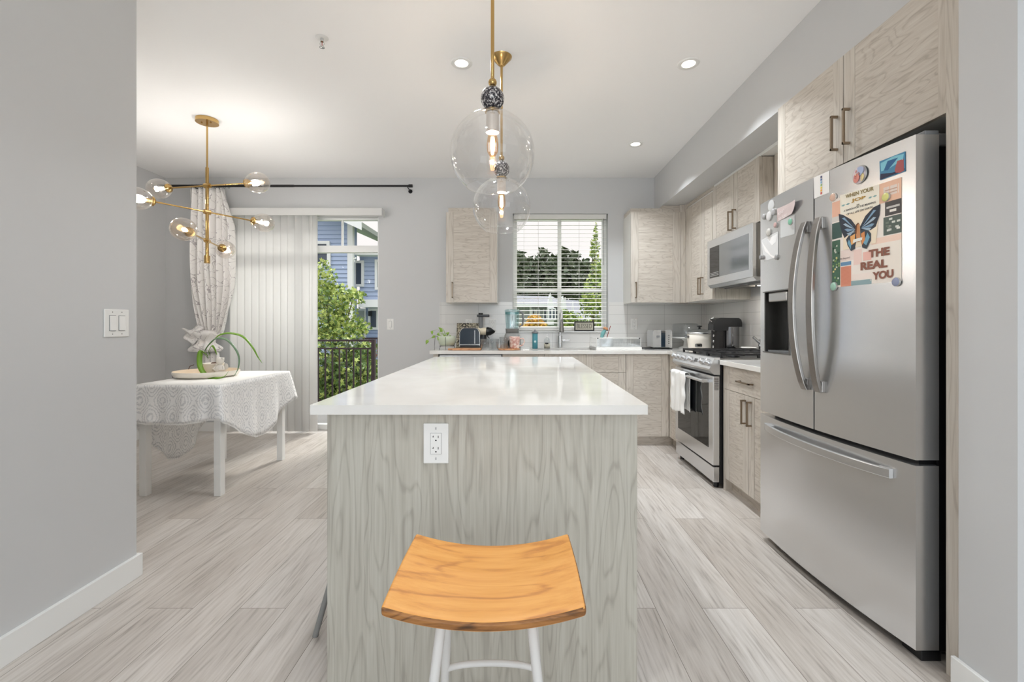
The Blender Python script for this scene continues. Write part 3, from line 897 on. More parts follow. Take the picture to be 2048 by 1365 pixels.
front(r, FX, 3.565, RF, XU, MZ + 0.002, 2.36, 'door', stile=0.065, handle=('v', 3.60, 1.915, 2.07))
front(r, FX, RN, 3.562, XU, MZ + 0.002, 2.36, 'door', stile=0.065, handle=('v', 3.528, 1.915, 2.07))
MB().box(XU + 0.012, XR - 0.001, 2.54, RF, 2.361, SOF_Z - 0.001).build('filler', 'trim_white', r)
# narrow recessed panel closing the gap towards the fridge enclosure
tag(MB().box(XU + 0.10, XR - 0.001, 2.545, RN - 0.012, 1.60, 2.36).build('infill_board', 'cabinet_upright'), 'plain wood panel between microwave cabinet and fridge enclosure', 'panel')

# fridge enclosure: two tall side panels and the cabinet across the top
XF = 1.472
tag(MB().box(XF + 0.02, XR - 0.001, 2.506, 2.538, 0, SOF_Z - 0.001).build('tall_panel', 'cabinet_upright'), 'tall wood side panel on the far side of the fridge', 'panel')
tag(MB().box(1.435, XR - 0.001, 1.462, 1.505, 0, SOF_Z - 0.001).build('tall_panel', 'cabinet_upright'), 'tall wood side panel on the near side of the fridge', 'panel')
r = T('wall_cabinet', 'deep two-door wood cabinet above the fridge', 'cabinet', (XF, 2.0, 1.9))
MB().box(XF + 0.02, XR - 0.001, 1.507, 2.504, 1.895, SOF_Z - 0.001).build('body', 'cabinet_underside', r)
front(r, FX, 2.03, 2.54, XF, 1.893, SOF_Z - 0.002, 'door', stile=0.065, handle=('v', 2.068, 1.965, 2.125))
front(r, FX, 1.507, 2.028, XF, 1.893, SOF_Z - 0.002, 'door', stile=0.065, handle=('v', 1.992, 1.965, 2.125))

# ---------------------------------------------------------------- island
IX0, IX1, IY0, IY1 = -0.586, 0.4115, 1.413, 3.48
s = 900 / 1.413
ix0 = (619.0 - VX) / s; ix1 = (1296.4 - VX) / s
jx0 = (869.5 - VX) * IY1 / 900; jx1 = (1145.0 - VX) * IY1 / 900
mb = MB()
top = 0.914; bot = 0.884
mb.prism([(ix0, IY0), (ix1, IY0), (jx1, IY1), (jx0, IY1)], 'Z', bot, top)
tag(mb.build('island_worktop', 'quartz', loc=(-0.1, IY0, bot), bevel=0.003), 'long white quartz slab on top of the island', 'countertop')
isl = T('kitchen_island', 'greige wood kitchen island with plain end panel', 'island', (-0.1, 1.435, 0))
px0 = -0.606; px1 = 0.384
MB().box(px0, px1, 1.436, 1.470, 0, bot - 0.0005).build('end_panel', 'island_upright', isl, bevel=0.001)
MB().box(-0.27, px1 - 0.004, 1.4705, 3.44, 0.09, bot - 0.0005).build('body', 'cabinet_upright', isl)
MB().box(-0.27, px1 - 0.06, 1.4705, 3.42, 0, 0.09).build('toe_kick', 'cabinet_level', isl)
MB().box(px0, -0.271, 3.405, 3.44, 0, bot - 0.0005).build('end_panel', 'island_upright', isl)
for i in range(4):
    y0 = 1.475 + i * 0.49
    MB().box(px1 - 0.004, px1 + 0.004, y0, y0 + 0.485, 0.095, bot - 0.004).build('door', 'cabinet_level', isl)
c = at(872.5, 886.8, 1.436)
wall_plate('power_outlet', 'white duplex outlet on the end panel of the island', 'outlet', (c[0], 1.436, c[2]), '-Y', 0.080, 0.128, ('outlet',))
# ---------------------------------------------------------------- fridge
FN, FF = 1.548, 2.462      # near and far ends along y
FT = 1.822
def fx(y):
    t = (y - (FN + FF) / 2) / ((FF - FN) / 2)
    return 1.372 - 0.040 * (y - FN) / (FF - FN) - 0.030 * (1 - t * t)
fr = T('refrigerator', 'large stainless french door fridge with papers and magnets on it', 'refrigerator', (1.45, 2.0, 0))
MB().box(1.460, 2.03, FN + 0.012, FF - 0.005, 0.03, FT - 0.035).build('body', 'black_plastic', fr, bevel=0.004)
for y in (FN + 0.05, FF - 0.06):
    MB().box(1.40, 1.47, y - 0.04, y + 0.04, 0.0, 0.035).build('foot', 'black_plastic', fr, bevel=0.003)
def fdoor(name, y0, y1, z0, z1, m, hole=None, xb=1.452):
    ys = [y0 + (y1 - y0) * i / 18 for i in range(19)]; zs = [z0, z1]
    if hole:
        ys = sorted([y for y in ys if abs(y - hole[0]) > 0.012 and abs(y - hole[1]) > 0.012] + [hole[0], hole[1]])
        zs = [z0, hole[2], hole[3], z1]
    mb = MB(); ny = len(ys); nz = len(zs)
    vs = [(fx(y), y, z) for z in zs for y in ys]
    fs = []
    for j in range(nz - 1):
        for i in range(ny - 1):
            if hole and hole[0] <= (ys[i] + ys[i + 1]) / 2 <= hole[1] and hole[2] <= (zs[j] + zs[j + 1]) / 2 <= hole[3]: continue
            fs.append((j * ny + i, (j + 1) * ny + i, (j + 1) * ny + i + 1, j * ny + i + 1))
    mb.add(vs, fs, 0, True)
    # top, bottom, ends, back
    for z in (z0, z1):
        mb.add([(fx(y), y, z) for y in ys] + [(xb, y, z) for y in ys], [(i, i + 1, ny + i + 1, ny + i) for i in range(ny - 1)], 0)
    for y in (y0, y1): mb.add([(fx(y), y, z0), (xb, y, z0), (xb, y, z1), (fx(y), y, z1)], [(0, 1, 2, 3)], 0)
    mb.add([(xb, y0, z0), (xb, y1, z0), (xb, y1, z1), (xb, y0, z1)], [(0, 1, 2, 3)], 0)
    return mb.build(name, m, fr)
YM = 2.003
hole = (2.175, 2.405, 1.02, 1.338)
d1 = fdoor('door', YM + 0.004, FF, 0.700, FT, 'steel', hole)
d2 = fdoor('door', FN, YM - 0.004, 0.700, FT, 'steel')
d3 = fdoor('freezer_drawer', FN, FF, 0.045, 0.680, 'steel')
MB().box(1.40, 1.46, FN + 0.02, FF - 0.02, 0.679, 0.701).box(1.40, 1.46, YM - 0.004, YM + 0.004, 0.70, FT - 0.02).build('gasket', 'black_plastic', fr)
MB().box(1.41, 1.50, FN + 0.03, FF - 0.02, 0.012, 0.05).build('base_grille', 'black_plastic', fr)
# hinge covers
MB().box(1.405, 1.455, FN + 0.002, FN + 0.05, FT - 0.002, FT + 0.016).box(1.44, 1.60, FN + 0.002, FN + 0.075, FT - 0.036, FT + 0.006).build('hinge_cover', 'grey_panel', fr, bevel=0.004)
MB().box(1.405, 1.455, FF - 0.05, FF - 0.01, FT - 0.002, FT + 0.012).box(1.44, 1.60, FF - 0.075, FF - 0.01, FT - 0.036, FT + 0.004).build('hinge_cover', 'grey_panel', fr, bevel=0.004)
# dispenser
xd = 1.445
ds_ = MB()
y0, y1, z0, z1 = hole
ds_.add([(xd, y0, z0), (xd, y1, z0), (xd, y1, z1), (xd, y0, z1)], [(0, 1, 2, 3)], 0)
for ya in (y0, y1): ds_.add([(fx(ya), ya, z0), (xd, ya, z0), (xd, ya, z1), (fx(ya), ya, z1)], [(0, 1, 2, 3)], 0)
for za in (z0, z1): ds_.add([(fx(y0), y0, za), (xd, y0, za), (xd, y1, za), (fx(y1), y1, za)], [(0, 1, 2, 3)], 0)
dsp = ds_.build('dispenser', 'steel_dark', d1)
MB().box(1.325, 1.44, y0 + 0.035, y1 - 0.03, z1 - 0.055, z1 - 0.004).build('spout_housing', 'steel_level', d1, bevel=0.008)
MB().box(1.40, 1.442, y0 + 0.07, y0 + 0.12, z0 + 0.04, z1 - 0.05).build('paddle', 'chrome', d1, bevel=0.006)
MB().box(1.335, 1.44, y0 + 0.01, y1 - 0.01, z0 + 0.002, z0 + 0.012).build('drip_tray', 'grey_panel', d1)
# frame
mb = MB()
for (a, b_, c_, d_) in ((y0 - 0.004, y0 + 0.004, z0, z1), (y1 - 0.004, y1 + 0.004, z0, z1)):
    mb.box(fx(a) - 0.003, fx(a) + 0.01, a, b_, c_, d_)
for z in (z0, z1): mb.box(fx(y0) - 0.003, fx(y1) + 0.01, y0 - 0.004, y1 + 0.004, z - 0.003, z + 0.003)
mb.build('dispenser_frame', 'steel_dark', d1)
# bowed door handles: flat wide bars
def vhandle(y, parent, lean):
    n = 26; vs = []; w = 0.040; th = 0.016
    za, zb = 0.872, 1.632
    for i in range(n + 1):
        t = i / n; z = za + (zb - za) * t
        bow = 1 - (2 * t - 1) ** 2
        x = fx(y) - 0.018 - 0.050 * bow ** 0.8
        yy = y + lean * (bow - 0.2) * 0.018
        vs += [(x, yy - w / 2, z), (x, yy + w / 2, z), (x + th, yy + w / 2, z), (x + th, yy - w / 2, z)]
    fs = [(4 * i + a, 4 * i + (a + 1) % 4, 4 * i + 4 + (a + 1) % 4, 4 * i + 4 + a) for i in range(n) for a in range(4)]
    mb = MB().add(vs, fs, 0).add(vs[:4], [(3, 2, 1, 0)]).add(vs[-4:], [(0, 1, 2, 3)])
    mb.box(fx(y) - 0.012, fx(y) + 0.004, y - w / 2 + 0.002, y + w / 2 - 0.002, za, za + 0.05).box(fx(y) - 0.012, fx(y) + 0.004, y - w / 2 + 0.002, y + w / 2 - 0.002, zb - 0.05, zb)
    return mb.build('handle', 'handle_steel', parent, bevel=0.003)
steel('handle_steel', '9A9692', 0.28, (1, 1, 0.05))
vhandle(YM + 0.047, d1, 1)
vhandle(YM - 0.047, d2, -1)
n = 30; vs = []
for i in range(n + 1):
    t = i / n; y = 1.625 + (2.385 - 1.625) * t; bow = 1 - (2 * t - 1) ** 2
    x = fx(y) - 0.016 - 0.030 * bow ** 0.7; z = 0.628
    vs += [(x, y, z - 0.017), (x, y, z + 0.017), (x + 0.015, y, z + 0.017), (x + 0.015, y, z - 0.017)]
mb = MB().add(vs, [(4 * i + a, 4 * i + (a + 1) % 4, 4 * i + 4 + (a + 1) % 4, 4 * i + 4 + a) for i in range(n) for a in range(4)])
mb.add(vs[:4], [(3, 2, 1, 0)]).add(vs[-4:], [(0, 1, 2, 3)])
mb.box(fx(1.63) - 0.012, fx(1.63) + 0.006, 1.627, 1.68, 0.613, 0.643).box(fx(2.38) - 0.012, fx(2.38) + 0.006, 2.33, 2.383, 0.613, 0.643)
mb.build('handle', 'steel_level', d3, bevel=0.003)

# things stuck on the fridge: everything follows the curved door
def fcrop(cx, cy):
    """point of the photo's fridge front -> (y, z) on the door surface"""
    px_ = 1500 + cx / 4.265; py_ = 280 + cy / 4.265; y = 2.0
    for _ in range(20): y = FPX * fx(y) / (px_ - VX)
    return y, CAMZ - (py_ - VY) * y / FPX
class Sheet:
    """thin printed sheet on the curved door; layers lie on top of each other"""
    def __init__(s): s.mb = MB(); s.mats = []
    def mi(s, name):
        if name not in MATS: mat(name, name.split('_')[-1], 0.55)
        if name not in s.mats: s.mats.append(name)
        return s.mats.index(name)
    def patch(s, q, col, off, th=0.0004, nu=6):
        """q: four (y,z) corners, bottom left, bottom right, top right, top left"""
        m = s.mi('ink_' + col)
        def P(u, v, o):
            y = (q[0][0] * (1 - u) + q[1][0] * u) * (1 - v) + (q[3][0] * (1 - u) + q[2][0] * u) * v
            z = (q[0][1] * (1 - u) + q[1][1] * u) * (1 - v) + (q[3][1] * (1 - u) + q[2][1] * u) * v
            return (fx(y) - o, y, z)
        vs = [P(i / nu, j, o) for o in (off, off + th) for j in (0, 1) for i in range(nu + 1)]
        k = nu + 1; fs = []
        for i in range(nu):
            fs.append((2 * k + i, 2 * k + i + 1, 3 * k + i + 1, 3 * k + i))
            fs.append((i, i + 1, 2 * k + i + 1, 2 * k + i)); fs.append((k + i, 3 * k + i, 3 * k + i + 1, k + i + 1))
        fs += [(0, 2 * k, 3 * k, k), (nu, k + nu, 3 * k + nu, 2 * k + nu)]
        s.mb.add(vs, fs, m)
    def rect(s, yl, yr, z0, z1, col, off, slant=0.0):
        s.patch([(yl, z0), (yr, z0 + slant), (yr, z1 + slant), (yl, z1)], col, off)
    def cpoly(s, pts, col, off):
        """polygon given on the photo"""
        ps = [fcrop(*p) for p in pts]
        s.mb.poly([(fx(y) - off, y, z) for y, z in ps], s.mi('ink_' + col))
    def disc(s, y, z, ry, rz, col, off, n=20):
        s.mb.poly([(fx(y + math.cos(2 * math.pi * i / n) * ry) - off, y - math.cos(2 * math.pi * i / n) * ry, z + math.sin(2 * math.pi * i / n) * rz) for i in range(n)], s.mi('ink_' + col))
    def text(s, string, yl, z, w, h, col, off, bold=0.02, slope=0.0):
        vs, fs = text_shape(string, w, h, bold)
        s.mb.add([(fx(yl - x) - off, yl - x, z + y_ + slope * x) for x, y_ in vs], fs, s.mi('ink_' + col))
    def build(s, name, label, cat, parent=None, group=None):
        ys = [v[1] for v in s.mb.v]; zs = [v[2] for v in s.mb.v]; xs = [v[0] for v in s.mb.v]
        o = s.mb.build(name, s.mats, parent, loc=(max(xs), (min(ys) + max(ys)) / 2, min(zs)))
        if parent is None: tag(o, label, cat, group)
        return o

# collage poster
P = Sheet()
yl, yr, zb, zt = 1.895, 1.595, 1.322, 1.690
P.rect(yl, yr, zb, zt, 'EFE6DE', 0.0006)
def q(u0, v0, u1, v1, col, off, sl=0.0):
    P.rect(yl + (yr - yl) * u0, yl + (yr - yl) * u1, zb + (zt - zb) * v0, zb + (zt - zb) * v1, col, off, sl)
for a in ((0.0, .80, .16, .97, 'E8B8A0'), (0.0, .745, .15, .80, 'D8D2CC'), (0.0, .55, .17, .73, '3F5A55'), (0.0, .02, .14, .53, '4A6B58'), (0.15, .0, .32, .22, 'E29C84'),
          (0.15, .23, .32, .27, '6B93B5'), (0.15, .28, .36, .40, 'EAD9D2'), (0.72, .80, 1.0, 1.0, 'EBBFA4'), (0.78, .86, .97, .95, 'E8D8CE'), (0.80, .66, 1.0, .80, '4D4A4A'),
          (0.78, .47, 1.0, .65, '55615B'), (0.32, .0, .62, .05, '8FA8AD'), (0.33, .06, .62, .12, 'F0E2DA'), (0.5, .25, .62, .34, 'E9B9AE'), (0.62, .40, 1.0, .46, 'F2D5C4'),
          (0.60, .03, 1.0, .40, 'EEE5DA'), (0.36, .22, .48, .38, 'EBCFC6')):
    q(*a, 0.0011)
for i in range(26):
    u = random.uniform(0.005, 0.115); v = random.uniform(0.03, 0.5)
    q(u, v, u + 0.025, v + 0.02, random.choice(['8DA96C', 'C9CFC2', '2F4A3C', 'D9C78A', '6E8F5A']), 0.0016)
for i in range(12):
    u = random.uniform(0.80, 0.95); v = random.uniform(0.49, 0.62)
    q(u, v, u + 0.04, v + 0.02, random.choice(['E8E6E0', 'D8DAD2', '6F7A70']), 0.0016)
for i in range(22):
    v = 0.02 + i * 0.009
    q(0.165, v, 0.305, v + 0.003, 'D8866C', 0.0016)
for i, v in enumerate((0.90, 0.93)): q(0.80, v - 0.02, 0.95, v - 0.01, 'C9A893', 0.0017)
q(0.82, 0.73, 0.98, 0.75, 'C8C4C0', 0.0016); q(0.86, 0.69, 0.94, 0.715, 'E8E4DC', 0.0016)
# title card
P.patch([fcrop(775, 648), fcrop(1108, 560), fcrop(1108, 378), fcrop(772, 474)], 'EFE9DA', 0.0021, nu=8)
def ctext(string, cl, cr, cb, hh, col, off, bold=0.02):
    """letters between two photo points along a baseline"""
    a = fcrop(cl, cb[0]); b_ = fcrop(cr, cb[1])
    w = a[0] - b_[0]
    P.text(string, a[0], a[1], w, hh, col, off, bold, (b_[1] - a[1]) / w)
ctext('WHEN YOUR', 822, 1064, (500, 430), 0.0150, '8B7A4A', 0.0036, 0.03)
ctext('JOB', 872, 1000, (540, 508), 0.0160, 'B08A3A', 0.0036, 0.04)
ctext('IS', 918, 942, (566, 558), 0.0070, '6A6A5A', 0.0036, 0.03)
ctext('A SEARCH FOR THE MEANING', 806, 1080, (616, 538), 0.0075, '4A4A4A', 0.0036)
ctext('OF ALL LIFE ON EARTH', 832, 1055, (645, 580), 0.0075, '4A4A4A', 0.0036)
for (cx, cy, d) in ((800, 560, 1), (840, 548, 1), (1030, 492, -1), (1070, 480, -1)):
    P.cpoly([(cx - 18, cy + 6), (cx, cy - 8), (cx + 20, cy - 8), (cx + 2, cy + 8)], '7FA7A8', 0.0026)
# butterfly-winged figure
P.patch([fcrop(800, 940), fcrop(1080, 880), fcrop(1110, 560), fcrop(800, 640)], 'EFE0C8', 0.0023, nu=8)
P.cpoly([(918, 745), (870, 680), (800, 640), (762, 632), (768, 700), (790, 790), (812, 838), (870, 790), (915, 780)], '2B3340', 0.0030)
P.cpoly([(945, 740), (990, 650), (1060, 575), (1118, 548), (1112, 640), (1080, 740), (1035, 770), (948, 775)], '2B3340', 0.0030)
P.cpoly([(915, 780), (860, 800), (826, 850), (838, 900), (868, 950), (900, 930), (915, 860)], '39424C', 0.0031)
P.cpoly([(948, 770), (1010, 760), (1040, 800), (1040, 860), (1000, 930), (965, 920), (950, 850)], '39424C', 0.0031)
for k, (x1, y1) in enumerate(((790, 670), (800, 720), (812, 765), (830, 800))):
    P.cpoly([(905, 765), (x1 + 24, y1 - 8), (x1, y1), (x1 + 30, y1 + 20)], '9FB4C4' if k % 2 else '7F9FBA', 0.0036)
for k, (x1, y1) in enumerate(((1085, 600), (1085, 660), (1070, 715), (1045, 750))):
    P.cpoly([(955, 755), (x1 - 24, y1 - 2), (x1, y1), (x1 - 22, y1 + 24)], '9FB4C4' if k % 2 else '7F9FBA', 0.0036)
P.cpoly([(905, 800), (862, 825), (870, 900), (900, 880)], 'E3A968', 0.0036)
P.cpoly([(852, 850), (838, 880), (868, 935), (872, 890)], '6FA0B8', 0.0037)
P.cpoly([(1010, 790), (1030, 830), (1000, 900), (975, 880)], '6FA0B8', 0.0037)
P.cpoly([(955, 800), (985, 780), (990, 850), (962, 900)], 'D98E56', 0.0037)
P.cpoly([(914, 745), (918, 722), (930, 710), (942, 720), (945, 750), (948, 810), (942, 870), (918, 872), (912, 800)], 'C58A5C', 0.0040)
P.cpoly([(908, 760), (914, 722), (930, 707), (940, 712), (922, 728), (918, 800), (906, 806)], '6B3E22', 0.0043)
P.cpoly([(886, 880), (965, 855), (968, 830), (890, 850)], 'E8E8E0', 0.0044)
ctext('THE', 1020, 1200, (1008, 980), 0.030, '8A5A4A', 0.0036, 0.05)
ctext('REAL', 950, 1180, (1115, 1086), 0.031, '8A5A4A', 0.0036, 0.05)
ctext('YOU', 1052, 1232, (1198, 1172), 0.030, '8A5A4A', 0.0036, 0.05)
ctext('be beyond', 775, 858, (1028, 1015), 0.010, '9A8A88', 0.0024)
P.build('collage_poster', 'paper collage poster with butterfly wings and THE REAL YOU on the fridge', 'poster')

# chakra card, top left of the right door
P = Sheet()
P.patch([fcrop(549, 503), fcrop(681, 448), fcrop(679, 262), fcrop(545, 322)], 'F0EFEE', 0.0008)
for i, col in enumerate(('4A4E78', '4E6EA0', '7FA8C8', '8CB070', 'E6C84A', 'E6A83C', 'C8504A')):
    y_, z_ = fcrop(608, 318 + i * 23)
    P.disc(y_, z_, 0.0085, 0.0052, col, 0.0016, 12)
P.build('card', 'white card with a column of small coloured dots on the fridge', 'card')
# dolphin style postcard, top right
P = Sheet()
P.patch([fcrop(1114, 345), fcrop(1330, 268), fcrop(1328, 98), fcrop(1110, 184)], '4A86A8', 0.0012, 0.0012)
for a in (((1120, 200), (1230, 140), (1320, 118), (1310, 170), (1200, 240), (1125, 270), '7FC0D0'), ((1150, 255), (1180, 180), (1270, 150), (1230, 200), (1180, 260), (1150, 262), '2A5F8C'),
          ((1240, 260), (1262, 180), (1318, 160), (1320, 262), (1290, 280), (1250, 280), 'A85A5A'), ((1115, 335), (1120, 290), (1220, 280), (1325, 240), (1325, 262), (1120, 340), '2B3048')):
    P.cpoly(a[:6], a[6], 0.0028)
P.build('postcard', 'blue underwater scene postcard magnet at the top right of the fridge', 'postcard')

def magnet(cx, cy, r, col, label, rim='B8B6B2', th=0.006, cat='magnet', group=None, dome=0.4):
    y, z = fcrop(cx, cy)
    o = T('fridge_magnet', label, cat, (fx(y), y, z), group or 'round magnets on the fridge')
    if rim not in MATS: mat(rim, rim, 0.3, 0.4)
    if col not in MATS: mat(col, col, 0.25, 0.0, 0.5, coat=0.5)
    MB().cyl((fx(y) - 0.0004, y, z), (fx(y) - th, y, z), r, 28, r2=r * 0.97).build('rim', rim, o)
    MB().lathe([(r * 0.93, 0), (r * 0.85, th * dome), (r * 0.5, th * dome * 1.6), (0.0, th * dome * 1.8)], (fx(y) - th - 0.0001, y, z), 28, axis=(-1, 0, 0)).build('face', col, o)
    return o, y, z
o, y, z = magnet(938, 298, 0.036, 'D9CFD6', 'large round magnet with a pastel tree picture on the fridge', th=0.004, dome=0.1)
P = Sheet()
P.disc(y, z + 0.012, 0.030, 0.018, 'A9B8D8', 0.0055); P.disc(y - 0.010, z - 0.012, 0.019, 0.017, 'EAD9A0', 0.0058); P.disc(y + 0.010, z - 0.010, 0.018, 0.018, 'D88C80', 0.0062)
for i in range(22):
    a = random.uniform(0, 6.28); d = random.uniform(0, 0.026)
    P.disc(y + math.cos(a) * d, z + 0.004 + math.sin(a) * d, 0.003, 0.003, random.choice(['C86A62', 'E8A8A0', '8C98C8', 'F0E0B0', 'B07878']), 0.0067, 8)
P.build('tree_print', '', '', parent=o)
magnet(716, 490, 0.0175, 'D9B4A0', 'terracotta patterned round magnet at the poster upper left corner', 'E0D8D0')
magnet(1168, 488, 0.0165, 'DBD987', 'yellow round magnet at the poster upper right corner')
magnet(722, 1252, 0.0185, '9FC7B4', 'pale green glass magnet at the poster lower left corner')
magnet(1256, 1212, 0.0165, '8C93AE', 'purple grey metal button magnet at the poster lower right corner')
magnet(352, 698, 0.0165, '7FBFA4', 'turquoise round magnet holding the grey note on the fridge')
magnet(225, 726, 0.0145, 'C9A8A6', 'small dusty pink round magnet on the left fridge door')
magnet(165, 790, 0.0215, 'C9C8C4', 'ridged silver grey magnet above the plastic pouch')
magnet(100, 1002, 0.0135, '8F9092', 'grey round magnet at the far lower corner of the plastic pouch')
magnet(125, 1002, 0.0125, '7E8082', 'grey round magnet beside the one at the pouch lower corner')
magnet(232, 1000, 0.0145, 'A5A6A8', 'silver round magnet at the near lower corner of the plastic pouch')
o, y, z = magnet(185, 560, 0.030, 'D3D6D8', 'large pale round magnet near the top left of the fridge', th=0.004, dome=0.15)
magnet(170, 650, 0.026, 'D9D9DB', 'white patterned round magnet among smaller grey ones on the left fridge door', th=0.006, dome=0.25)
magnet(132, 656, 0.0155, 'ABABAD', 'small grey round magnet overlapping the white patterned one', th=0.009)
magnet(212, 615, 0.018, 'B9BABD', 'grey round magnet to the right of the white patterned one', th=0.009)
# grey note, pouch, curled banner
P = Sheet()
P.patch([fcrop(262, 838), fcrop(384, 803), fcrop(384, 640), fcrop(262, 690)], 'CDD0D2', 0.0010)
P.build('paper_note', 'plain pale grey note held by a turquoise magnet', 'note')
P = Sheet()
P.patch([fcrop(120, 1035), fcrop(242, 1000), fcrop(242, 780), fcrop(100, 855)], 'DADCDE', 0.0012)
P.cpoly([(105, 870), (180, 980), (235, 1005), (200, 1010), (130, 950)], 'F4F4F4', 0.0022)
P.cpoly([(150, 850), (235, 800), (225, 870), (190, 900)], 'F0F2F4', 0.0022)
P.mats and None
o = P.build('plastic_pouch', 'clear crinkled plastic pouch held by grey magnets on the fridge', 'pouch')
P = Sheet()
for i in range(8):
    t0, t1 = i / 8, (i + 1) / 8
    def bl(t, top):
        cx = 232 + (418 - 232) * t
        return (cx, (588 - 80 * t) if top else (700 - 95 * t - 40 * max(0, t - 0.8) / 0.2 * 1.5))
    qd = [fcrop(*bl(t0, False)), fcrop(*bl(t1, False)), fcrop(*bl(t1, True)), fcrop(*bl(t0, True))]
    P.mb.add([(fx(qd[0][0]) - 0.001 - 0.018 * t0 ** 3, qd[0][0], qd[0][1]), (fx(qd[1][0]) - 0.001 - 0.018 * t1 ** 3, qd[1][0], qd[1][1]),
              (fx(qd[2][0]) - 0.001 - 0.018 * t1 ** 3, qd[2][0], qd[2][1]), (fx(qd[3][0]) - 0.001 - 0.018 * t0 ** 3, qd[3][0], qd[3][1])], [(0, 1, 2, 3)], P.mi('ink_CFC0C0'), True)
P.text('KIND', fcrop(245, 640)[0], fcrop(245, 645)[1], 0.055, 0.014, 'E8E0E0', 0.0032, 0.02, 0.1)
P.text('NATURE', fcrop(255, 690)[0], fcrop(255, 690)[1], 0.070, 0.014, 'E8E0E0', 0.0062, 0.02, 0.1)
o = P.build('banner_strip', 'curled pinkish lettered banner strip on the left fridge door', 'banner')

# ---------------------------------------------------------------- range
rg = T('range', 'stainless slide-in gas range with knobs and glass oven door', 'range', (1.43, 3.56, 0))
MB().box(1.437, XR - 0.02, RN + 0.004, RF - 0.002, 0.035, 0.905).build('body', 'black_plastic', rg)
for y in (RN + 0.05, RF - 0.05):
    MB().cyl((1.43, y, 0), (1.43, y, 0.04), 0.018, 12).build('foot', 'black_plastic', rg)
MB().prism([(1.437, 0.930), (1.40, 0.928), (1.362, 0.850), (1.362, 0.838), (1.395, 0.808), (1.437, 0.808)], 'Y', RN + 0.001, RF).build('control_panel', 'steel_level', rg, bevel=0.003)
MB().box(1.43, XR - 0.02, RN + 0.002, RF - 0.001, 0.905, 0.926).build('cooktop', 'steel_dark', rg, bevel=0.003)
od = MB().box(1.388, 1.435, RN + 0.002, RF - 0.001, 0.165, 0.798).build('oven_door', 'steel', rg, bevel=0.003)
MB().box(1.3865, 1.389, 3.262, 3.875, 0.275, 0.752).build('window', 'oven_glass', od)
mb = MB().cyl((1.338, 3.235, 0.758), (1.338, 3.905, 0.758), 0.0125, 12)
mb.box(1.335, 1.39, 3.237, 3.262, 0.748, 0.768).box(1.335, 1.39, 3.878, 3.903, 0.748, 0.768)
mb.build('handle', 'steel_level', od)
mb = MB()
for i in range(12): mb.box(1.398, 1.428, RN + 0.0005, RN + 0.004, 0.70 + i * 0.0075, 0.703 + i * 0.0075)
mb.build('vent', 'dark_slot', od)
MB().box(1.392, 1.435, RN + 0.004, RF - 0.003, 0.045, 0.152).build('storage_drawer', 'steel_level', rg, bevel=0.003)
# knobs along the slanted panel
nrm = Vector((-0.9, 0, 0.44)).normalized()
for y in (3.905, 3.81, 3.715, 3.565, 3.345, 3.245):
    base_ = Vector((1.381, y, 0.889))
    mb = MB().lathe([(0.024, 0.0), (0.024, 0.010), (0.020, 0.014), (0.020, 0.030), (0.017, 0.033), (0.0, 0.033)], base_, 24, axis=nrm)
    mb.bar(base_ + nrm * 0.030 + Vector((0, 0, 0)) + Vector((-0.007, 0, -0.015)), base_ + nrm * 0.030 + Vector((0.007, 0, 0.015)), 0.008, 0.014)
    mb.build('knob', 'steel_level', rg)
MB().add([Vector((1.381, y, 0.889)) + Vector((0.44, 0, 0.9)) * dz + nrm * 0.0015 for y, dz in ((3.42, -0.012), (3.50, -0.012), (3.50, 0.014), (3.42, 0.014))], [(0, 1, 2, 3)]).build('display', 'oven_glass', rg)
# grates: three cast iron frames, burners
for gi, (ya, yb) in enumerate(((RN + 0.02, 3.42), (3.44, 3.68), (3.70, RF - 0.02))):
    mb = MB(); xa, xb = 1.455, 1.985; z = 0.958
    for y in (ya, yb): mb.box(xa, xb, y - 0.006, y + 0.006, z - 0.014, z)
    for x in (xa, xb): mb.box(x - 0.006, x + 0.006, ya, yb, z - 0.014, z)
    for x in (xa, (xa + xb) / 2, xb):
        for y in (ya, yb): mb.box(x - 0.008, x + 0.008, y - 0.007, y + 0.007, 0.926, z)
    ym = (ya + yb) / 2
    mb.box(xa, xb, ym - 0.005, ym + 0.005, z - 0.012, z)
    for xm in (1.59, 1.85):
        mb.box(xm - 0.005, xm + 0.005, ya, yb, z - 0.012, z)
        for dx, dy in ((1, 1), (1, -1), (-1, 1), (-1, -1)):
            mb.bar((xm + dx * 0.03, ym + dy * 0.03, z - 0.006), (xm + dx * 0.10, ym + dy * 0.095, z - 0.006), 0.009, 0.012)
    mb.build('grate', 'black_iron', rg, bevel=0.0015)
    for xm in (1.59, 1.85):
        MB().lathe([(0.045, 0.0), (0.045, 0.008), (0.034, 0.012), (0.034, 0.018), (0.0, 0.020)], (xm, ym, 0.926), 24).build('burner', 'black_iron', rg)
